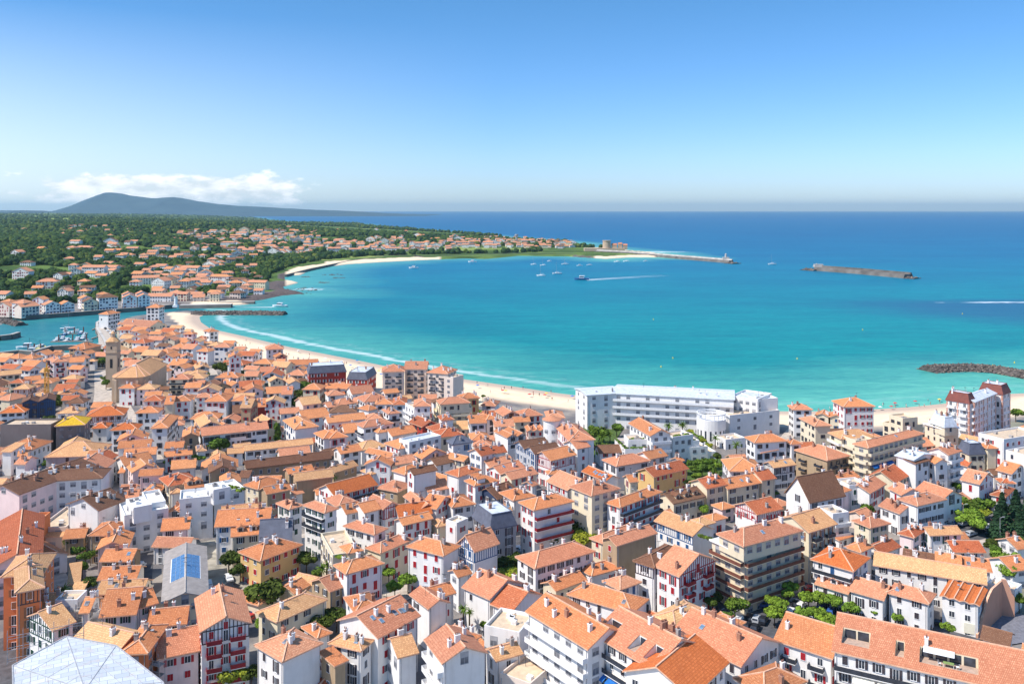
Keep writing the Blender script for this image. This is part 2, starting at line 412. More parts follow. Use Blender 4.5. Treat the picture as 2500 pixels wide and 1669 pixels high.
def volume(root, rr, rz0, ctr, ang, T, W, d, h, wc, rc, sh, o, name='house', near=True, mb=None, n=2):
    """adds one roofed volume to root. mb: merge all into this mesh (stuff)"""
    rg = shash(round(ctr[0], 1), round(ctr[1], 1))
    flatroof = T == 'f'
    ov = 0.0 if flatroof else (.35 if T in 'M' else .55)
    pitch = R(o.get('P', 24 if T != 's' else 12)); base = o.get('Z', 0)
    a, c = W/2-ov, d/2-ov
    wm = wallm(wc); rm = roofm(rc); rid = ridgem(rc)
    # offset in root frame
    ca, sa = math.cos(-rz0), math.sin(-rz0); dx, dy = ctr[0]-rr[0], ctr[1]-rr[1]
    off = (dx*ca-dy*sa, dx*sa+dy*ca); da = ang-rz0
    cd, sdn = math.cos(da), math.sin(da)
    def loc(x, y, z=0): return (off[0]+x*cd-y*sdn, off[1]+x*sdn+y*cd, z)
    wb = MB(); wb.box(-a, a, -c, c, base-1.5, h-.05 if not flatroof else h, wm, skip='bt' if not flatroof else 'b')
    # visible faces
    cw, sw = math.cos(ang), math.sin(ang)
    faces = []
    for key, nx, ny, L_, hw in (('f', 0, -1, W-2*ov, c), ('l', -1, 0, d-2*ov, a), ('r', 1, 0, d-2*ov, a), ('k', 0, 1, W-2*ov, c)):
        wn = (nx*cw-ny*sw, nx*sw+ny*cw); fx = (ctr[0]+wn[0]*hw, ctr[1]+wn[1]*hw)
        v = -(wn[0]*fx[0]+wn[1]*fx[1])/math.hypot(*fx)
        if v > .04: faces.append((key, nx, ny, L_, hw, v))
    if flatroof:
        ph = .8 if 'q' not in o else .25
        for x0, x1, y0, y1 in ((-a, a, -c, -c+.3), (-a, a, c-.3, c), (-a, -a+.3, -c+.3, c-.3), (a-.3, a, -c+.3, c-.3)):
            wb.box(x0, x1, y0, y1, h, h+ph, wm, skip='b')
        rb = MB(); rb.box(-a+.3, a-.3, -c+.3, c-.3, h-.1, h+.06, roofm(rc if rc in 'mdqzh' else 'z'), skip='b')
        for i in range(rg.randint(1, 4)):
            x = rg.uniform(-a*.7, a*.7); y = rg.uniform(-c*.7, c*.7); rb.box(x-.6, x+.6, y-.5, y+.5, h+.06, h+.9, chim_mats[rg.choice((0, 2))])
        Gs = []
    else:
        rb, Gs = roof_mb(T, W, d, h, pitch, ov, rm, rid, n, top=roofm('m'), cut=o.get('cut'))
    for g in Gs:
        pts = [(p[0], p[1], h-.06+(p[2] if len(p) > 2 else 0)) for p in g]
        wb.face(pts, wm)
    if near and mb is None:
        for x_ in (-a+.35, a-.35):
            if rg.random() < .6: wb.box(x_-.06, x_+.06, -c-.12, -c, base, h-.15, greyp, skip='k')
    # windows
    fl = max(1, int(round((h-base)/3.0))); fh = (h-base)/fl
    style = 'n' if sh == 'n' else 's'
    wlist = []
    far = not near
    for key, nx, ny, L_, hw, v in faces:
        blank = (key != 'f' and rg.random() < .35) or key in o.get('blank', '')
        if key in o.get('win', ''): blank = False
        sp = o.get('sp', 2.7 if style == 's' else 2.9)
        ncol = int((L_-1.0)/sp)
        if ncol < 1: continue
        for f_ in range(fl):
            z = base+f_*fh+ (.95 if f_ else .4)
            if blank and rg.random() > .18: continue
            for i in range(ncol):
                s_ = (i+.5)/ncol*(L_-.8)-(L_-.8)/2
                if blank and rg.random() > .3: continue
                if rg.random() < .08: continue
                wlist.append((key, nx, ny, hw, s_, z, f_))
        if T in 'gz' and key == 'f' and T == 'g' and W > 7: wlist.append((key, nx, ny, hw, 0, h-.3, fl))
    wd, ht = rg.choice(((.95, 1.35), (.95, 1.5), (1.1, 1.3), (.85, 1.4))) if style == 's' else (1.5, 1.3)
    if fh > 3.6: ht = 1.7
    maxw = 60
    if len(wlist) > maxw and near: rg.shuffle(wlist); wlist.sort(key=lambda q: 0 if q[0] == 'f' else 1)
    def wtrans(nx, ny, hw, s_):
        # face frame: local -y points outward
        if (nx, ny) == (0, -1): return (s_, -hw, 0)
        if (nx, ny) == (0, 1): return (-s_, hw, math.pi)
        if (nx, ny) == (-1, 0): return (-hw, -s_, -math.pi/2)
        return (hw, s_, math.pi/2)
    shc = shutm(sh) if sh in 'rgbkwt' else None
    mywins = []
    for wi, (key, nx, ny, hw, s_, z, f_) in enumerate(wlist):
        x, y, rz = wtrans(nx, ny, hw, s_)
        closed = rg.random() < (.42 if sh == 'r' else .25); door = f_ == 0 and rg.random() < .4
        hh = 2.1 if door or (rg.random() < .25 and f_) else ht
        zz = z-.85 if hh == 2.1 and f_ else (base+.05 if door else z)
        if near and wi < 95 and not mb: mywins.append((x, y, rz, zz, hh, closed))
        else:
            cz, sz = math.cos(rz), math.sin(rz)
            TT = lambda px, py, pz: (x+px*cz-py*sz, y+px*sz+py*cz, pz+zz)
            if shc and closed: wb.box(-wd/2, wd/2, -.08, 0, 0, hh, shc, TT, skip='k')
            else:
                wb.box(-wd/2, wd/2, -.06, 0, 0, hh, glass2 if style == 'n' else glass, TT, skip='kb')
                if shc:
                    wb.box(-wd/2-.5, -wd/2-.05, -.1, 0, 0, hh, shc, TT, skip='kb'); wb.box(wd/2+.05, wd/2+.5, -.1, 0, 0, hh, shc, TT, skip='kb')
                elif style == 's': wb.box(-wd/2-.1, wd/2+.1, -.1, 0, -.12, 0, whitep, TT, skip='k')
    # timber framing
    if 't' in o:
        tm = shutm(o['t']); tb = MB()
        for key, nx, ny, L_, hw, v in faces:
            if key == 'k' or (key != 'f' and rg.random() < .5 and key not in o.get('tf', '')): continue
            z0 = h-fh*(1.0 if fl > 2 else .7)*o.get('tn', 1); nb = int(L_/.75)
            for i in range(nb+1):
                s_ = -L_/2+.1+i*(L_-.2)/nb
                x, y, rz = wtrans(nx, ny, hw, s_); cz, sz = math.cos(rz), math.sin(rz)
                zt = h-.05
                if T in 'gz' and key in 'fk': zt = roof_z(T, W, d, h, pitch, (s_ if key == 'f' else -s_), 0, n)-.35
                if T == 'p' and key in 'lr': zt = roof_z(T, W, d, h, pitch, 0, abs(s_))-.35
                TT = lambda px, py, pz: (x+px*cz-py*sz, y+px*sz+py*cz, pz)
                if zt > z0+.3: tb.box(-.09, .09, -.055, 0, z0, zt, tm, TT, skip='k')
            x, y, rz = wtrans(nx, ny, hw, 0); cz, sz = math.cos(rz), math.sin(rz)
            TT = lambda px, py, pz: (x+px*cz-py*sz, y+px*sz+py*cz, pz)
            for z_ in (z0, h-.25): tb.box(-L_/2, L_/2, -.075, 0, z_, z_+.2, tm, TT, skip='k')
    if 'K' in o:   # brick piers
        km = flat('brick piers', (.64, .36, .28), .8)
        for key, nx, ny, L_, hw, v in faces:
            nb = int(L_/4.6)
            for i in range(nb+1):
                s_ = -L_/2+.3+i*(L_-.6)/nb; x, y, rz = wtrans(nx, ny, hw, s_); cz, sz = math.cos(rz), math.sin(rz)
                TT = lambda px, py, pz: (x+px*cz-py*sz, y+px*sz+py*cz, pz)
                wb.box(-.32, .32, -.12, 0, base, h-.4, km, TT, skip='kb')
            for f_ in range(1, fl+1):
                x, y, rz = wtrans(nx, ny, hw, 0); cz, sz = math.cos(rz), math.sin(rz)
                TT = lambda px, py, pz: (x+px*cz-py*sz, y+px*sz+py*cz, pz)
                wb.box(-L_/2, L_/2, -.2, 0, base+f_*fh-.35, base+f_*fh-.1, whitep, TT, skip='k')
    nch = o.get('ch', rg.choice((1, 2, 2, 3, 3, 4)) if d*W < 320 else rg.randint(2, 6))
    chs = []
    if not flatroof and T != 's':
        for i in range(nch):
            x = rg.uniform(-a*.85, a*.85); y = rg.uniform(-c*.75, c*.75)
            z = roof_z(T, W, d, h, pitch, x, y, n); chs.append((x, y, z, rg.choice((0, 0, 1, 2, 3)), rg.choice((0, math.pi/2))))
    if mb is not None:
        ca2, sa2 = math.cos(ang), math.sin(ang)
        TT = lambda x, y, z: (ctr[0]+x*ca2-y*sa2, ctr[1]+x*sa2+y*ca2, z+o.get('gz', 0))
        mb.add(wb, TT); mb.add(rb, TT); return
    wo = ob('wall', wb.mesh('wall'), root, loc(0, 0), da)
    ro = ob('roof', rb.mesh('roof'), root, loc(0, 0), da)
    for x, y, z, k, r_ in chs: ob('chimney', chim_mesh(k), ro, (x, y, z), r_)
    if near and h > 5 and rg.random() < .6:
        x = rg.uniform(-a*.6, a*.6); ob('aerial', aerial_mesh(rg.randint(0, 1)), ro, (x, 0, (roof_z(T, W, d, h, pitch, x, 0, n) if not flatroof else h)-.1), rg.uniform(0, 3))
    if near and not flatroof and T != 's':
        for i in range(o.get('sk', rg.choice((0, 0, 0, 1)))):
            x = rg.uniform(-a*.7, a*.7); y = -c*rg.uniform(.35, .65)
            if T == 'p' or (T == 'h' and W/2-abs(x) > d/2-abs(y)):
                so_ = ob('skylight', sky_mesh(rg.randint(0, 1)), ro, (x, y, roof_z(T, W, d, h, pitch, x, y)+.05)); so_.rotation_euler = (pitch, 0, 0)
        if 'D' in o:
            k = ('d', wc, rc)
            if k not in PROTO: PROTO[k] = dormer_mb(wm, rm, rid, sh).mesh('dormer')
            for i in range(o['D']):
                x = (i+.5)/o['D']*W*.8-W*.4; ob('dormer', PROTO[k], ro, (x, -c+1.2, h+.75))
    # balconies
    if 'B' in o:
        bm_ = {'r': redp, 'w': whitep, 'k': railm, 'c': wallm('c'), 'n': flat('brown balcony band', (.20, .075, .05), .7)}[o['B']]
        for key, nx, ny, L_, hw, v in faces:
            if key == 'k' or key not in o.get('bf', 'flr'): continue
            for f_ in range(o.get('b0', 1), fl):
                z = base+f_*fh
                segs = [(-L_/2+.1, L_/2-.1)] if 'bs' not in o else [(q-1.5, q+1.5) for q in ((-L_/4, L_/4) if L_ > 8 else (0,))]
                x, y, rz = wtrans(nx, ny, hw, 0)
                for s0, s1 in segs:
                    b = MB()
                    b.box(s0, s1, -1.2, -.003, z-.14, z+.02, wallm(wc), skip='k')
                    b.box(s0, s1, -1.2, -1.12, z+.02, z+.92, bm_)
                    b.box(s0, s0+.06, -1.12, -.003, z+.02, z+.92, bm_, skip='k'); b.box(s1-.06, s1, -1.12, -.003, z+.02, z+.92, bm_, skip='k')
                    ob('balcony', b.mesh('balcony'), root, loc(x, y), da+rz)
    if 'aw' in o:
        am = {'b': flat('blue awning', (.02, .16, .50), .8), 'w': flat('cream awning', (.80, .76, .66), .8)}[o['aw'][0]]
        for i in range(int(o['aw'][1])):
            x0 = -a+(o['ax'])*2*a+i*4.3; z = base+o['af']*fh-.25
            b = MB(); b.face([(x0, -c-1.9, z-.9), (x0+3.8, -c-1.9, z-.9), (x0+3.8, -c-.05, z), (x0, -c-.05, z)], am); b.face([(x0, -c-1.9, z-1.15), (x0+3.8, -c-1.9, z-1.15), (x0+3.8, -c-1.9, z-.9), (x0, -c-1.9, z-.9)], am)
            ob('awning', b.mesh('awning'), root, loc(0, 0), da)
    if 't' in o: ob('timber_frame', tb.mesh('timber_frame'), wo)
    for (x, y, rz, zz, hh, closed) in mywins:
        q = loc(x, y, zz)
        wo_ = ob('window', get_win(sh, style, wd, hh), root, q, da+rz)
        if shc and (closed or rg.random() < .8):
            for s_ in (-1, 1): ob('shutter', get_shut(sh, wd, hh, closed, s_), wo_)
    if 'cut' in o:
        tp = math.tan(pitch)
        for s0, s1, t0, t1 in CUTS[o['cut']]:
            x0, x1, y0, y1 = -W/2+s0*W, -W/2+s1*W, -d/2+t0*d/2, -d/2+t1*d/2
            z0 = h+t0*tp*d/2-.35; z1 = h+t1*tp*d/2-.1
            b = MB(); fm = flat('terrace paving', (.50, .36, .28), .8); wm2 = wallm('c' if o['cut'] == 1 else 'w')
            b.box(x0, x1, y0, y1, z0-.3, z0, fm); b.box(x0-.15, x1+.15, y1-.02, y1+.18, z0, z1, wm2)
            for xx in (x0-.15, x1): b.face([(xx, y0, z0), (xx, y1, z0), (xx, y1, z1), (xx, y0, z0+.2)], wm2); b.face([(xx+.15, y0, z0), (xx+.15, y1, z0), (xx+.15, y1, z1), (xx+.15, y0, z0+.2)], wm2)
            k = max(1, int((x1-x0)/2.0))
            for i in range(k): xa = x0+.3+i*(x1-x0-.3)/k; b.box(xa, xa+(x1-x0)/k-.5, y1-.08, y1-.02, z0+.05, min(z0+2.0, z1-.15), glass)
            ob('sunken_terrace', b.mesh('sunken_terrace'), ro)
            if x1-x0 > 5:
                aw = MB(); aw.face([(x0+.6, y1-.1, z0+2.1), (x1-(x1-x0)*.4, y1-.1, z0+2.1), (x1-(x1-x0)*.4, y1-1.8, z0+1.7), (x0+.6, y1-1.8, z0+1.7)], whitep)
                ob('awning', aw.mesh('awning'), ro)
                TERR.append((root, loc, x0, x1, y0, y1, z0, da))
    if 'sol' in o:
        pm = flat('solar glass', (.10, .22, .42), .2, .15, 2); sb = MB()
        for s_ in (-1, 1):
            for i in range(6):
                for j in range(3):
                    x0, x1 = .3+j*1.05, 1.3+j*1.05; y0 = -c*.42+i*(c*.95/6); y1 = y0+c*.95/6-.1
                    z = lambda x: roof_z(T, W, d, h, pitch, x, 0)+.14
                    q = [(s_*x0, y0, z(x0)), (s_*x1, y0, z(x1)), (s_*x1, y1, z(x1)), (s_*x0, y1, z(x0))]
                    sb.face(q if s_ > 0 else q[::-1], pm)
                q = [(s_*.2, y0-.1, z(.2)-.05), (s_*3.6, y0-.1, z(3.6)-.05), (s_*3.6, y1+.1, z(3.6)-.05), (s_*.2, y1+.1, z(.2)-.05)]
                sb.face(q if s_ > 0 else q[::-1], whitep)
        ob('skylight_panel', sb.mesh('skylight_panel'), ro)
    return loc, da, a, c
NUMW = {1: 'one', 2: 'two', 3: 'three', 4: 'four', 5: 'five', 6: 'six', 7: 'seven', 8: 'eight'}
def describe(T, wc, rc, sh, h, o):
    shape = {'p': '', 'g': ' gabled', 'h': ' hipped', 'f': ' flat', 's': ' lean-to', 'M': ' mansard', 'z': ' multi-gabled'}[T[0]]
    s = '%s with %s' % (WN[wc], RN[rc]+shape+' roof' if T != 'f' else 'flat roof terrace')
    if h > 4 and sh in SN: s += ' and %s shutters' % SN[sh]
    return s
CROPS = dict(A=(0, 1249, 3.733), B=(625, 1249, 3.733), C=(1250, 1249, 3.733), D=(1875, 1249, 3.733), E=(0, 989, 5.6), F=(400, 989, 5.6), G=(800, 989, 5.6),
             H=(1200, 989, 5.6), I=(1600, 989, 5.6), J=(2000, 989, 4.48), K=(0, 709, 5.6), L=(400, 789, 5.6), M=(800, 839, 5.6), N=(1350, 880, 3.915), O=(1900, 880, 3.915), P=(0, 480, 3.356), Q=(640, 480, 3.356), R=(1300, 540, 1.9575))
def cp(c, x, y): k = CROPS[c]; return (k[0]+x/k[2], k[1]+y/k[2])
def parse_opts(toks):
    o = {}
    for t in toks:
        k, _, v = t.partition('=')
        if '=' not in t: v = True
        else:
            try: v = float(v) if '.' in v else int(v)
            except ValueError: pass
        o[k] = v
    return o
ROOTS = []
def house(T, A, B, C, h, wc='w', rc='o', sh='r', o={}, label=None, cat=None, name=None, merge=None):
    n = 2
    if len(T) > 1: n = int(T[1]); T = T[0]
    ctr, ang, W, d = footprint(*A, *B, C, h)
    if W > d*.999 and False: pass
    near = ctr.length < NEARD or (h > 14 and ctr.length < 420)
    if merge: root = merge
    else:
        root = empty(name or 'house', (ctr.x, ctr.y, 0), ang); ROOTS.append(root)
        root['px'], root['py'] = proj(ctr.x, ctr.y, h)
    rr = (root.location.x, root.location.y)
    RECTS.append((ctr.x, ctr.y, ang, W/2-.3, d/2-.3, h))
    r = volume(root, rr, root.rotation_euler.z, (ctr.x, ctr.y), ang, T, W, d, h, wc, rc, sh, o, near=near, n=n)
    if not merge:
        root['category'] = cat or 'house'
        if not cat: root['group'] = 'tiled houses of the old town'
        if label: root['label'] = label
        else: TOLABEL.append((root, describe(T, wc, rc, sh, h, o), *proj(ctr.x, ctr.y-d/2, h), 'house'))
    return root, r
def run_records(txt):
    crop = 'A'; last = None
    for ln in txt.strip().splitlines():
        ln = ln.strip()
        if not ln or ln[0] == '#': continue
        if ln[0] == '@': crop = ln[1]; continue
        body, *rest = ln.split('|')
        tk = body.split(); merge = None
        if tk[0] == '+': merge = last; tk = tk[1:]
        T = tk[0]; ax, ay, bx, by = map(float, tk[1:5])
        C = cp(crop, *map(float, tk[5].split(','))) if ',' in tk[5] else float(tk[5])
        h = float(tk[6]); wc, rc, sh = tk[7][0], tk[7][1], tk[7][2]
        o = parse_opts(tk[8:])
        label = rest[0].strip() if rest and rest[0].strip() else None
        phrase = rest[1].strip() if len(rest) > 1 and rest[1].strip() else None
        cat = rest[2].strip() if len(rest) > 2 else None
        A = cp(crop, ax, ay); B = cp(crop, bx, by)
        if A[0] > B[0]: A, B = B, A
        root, r = house(T, A, B, C, h, wc, rc, sh, o, label, cat, cat.replace(' ', '_').replace('-', '_') if cat else None, merge)
        if phrase: LAND.append((root['px'], root['py'], phrase))
        if not merge: last = root
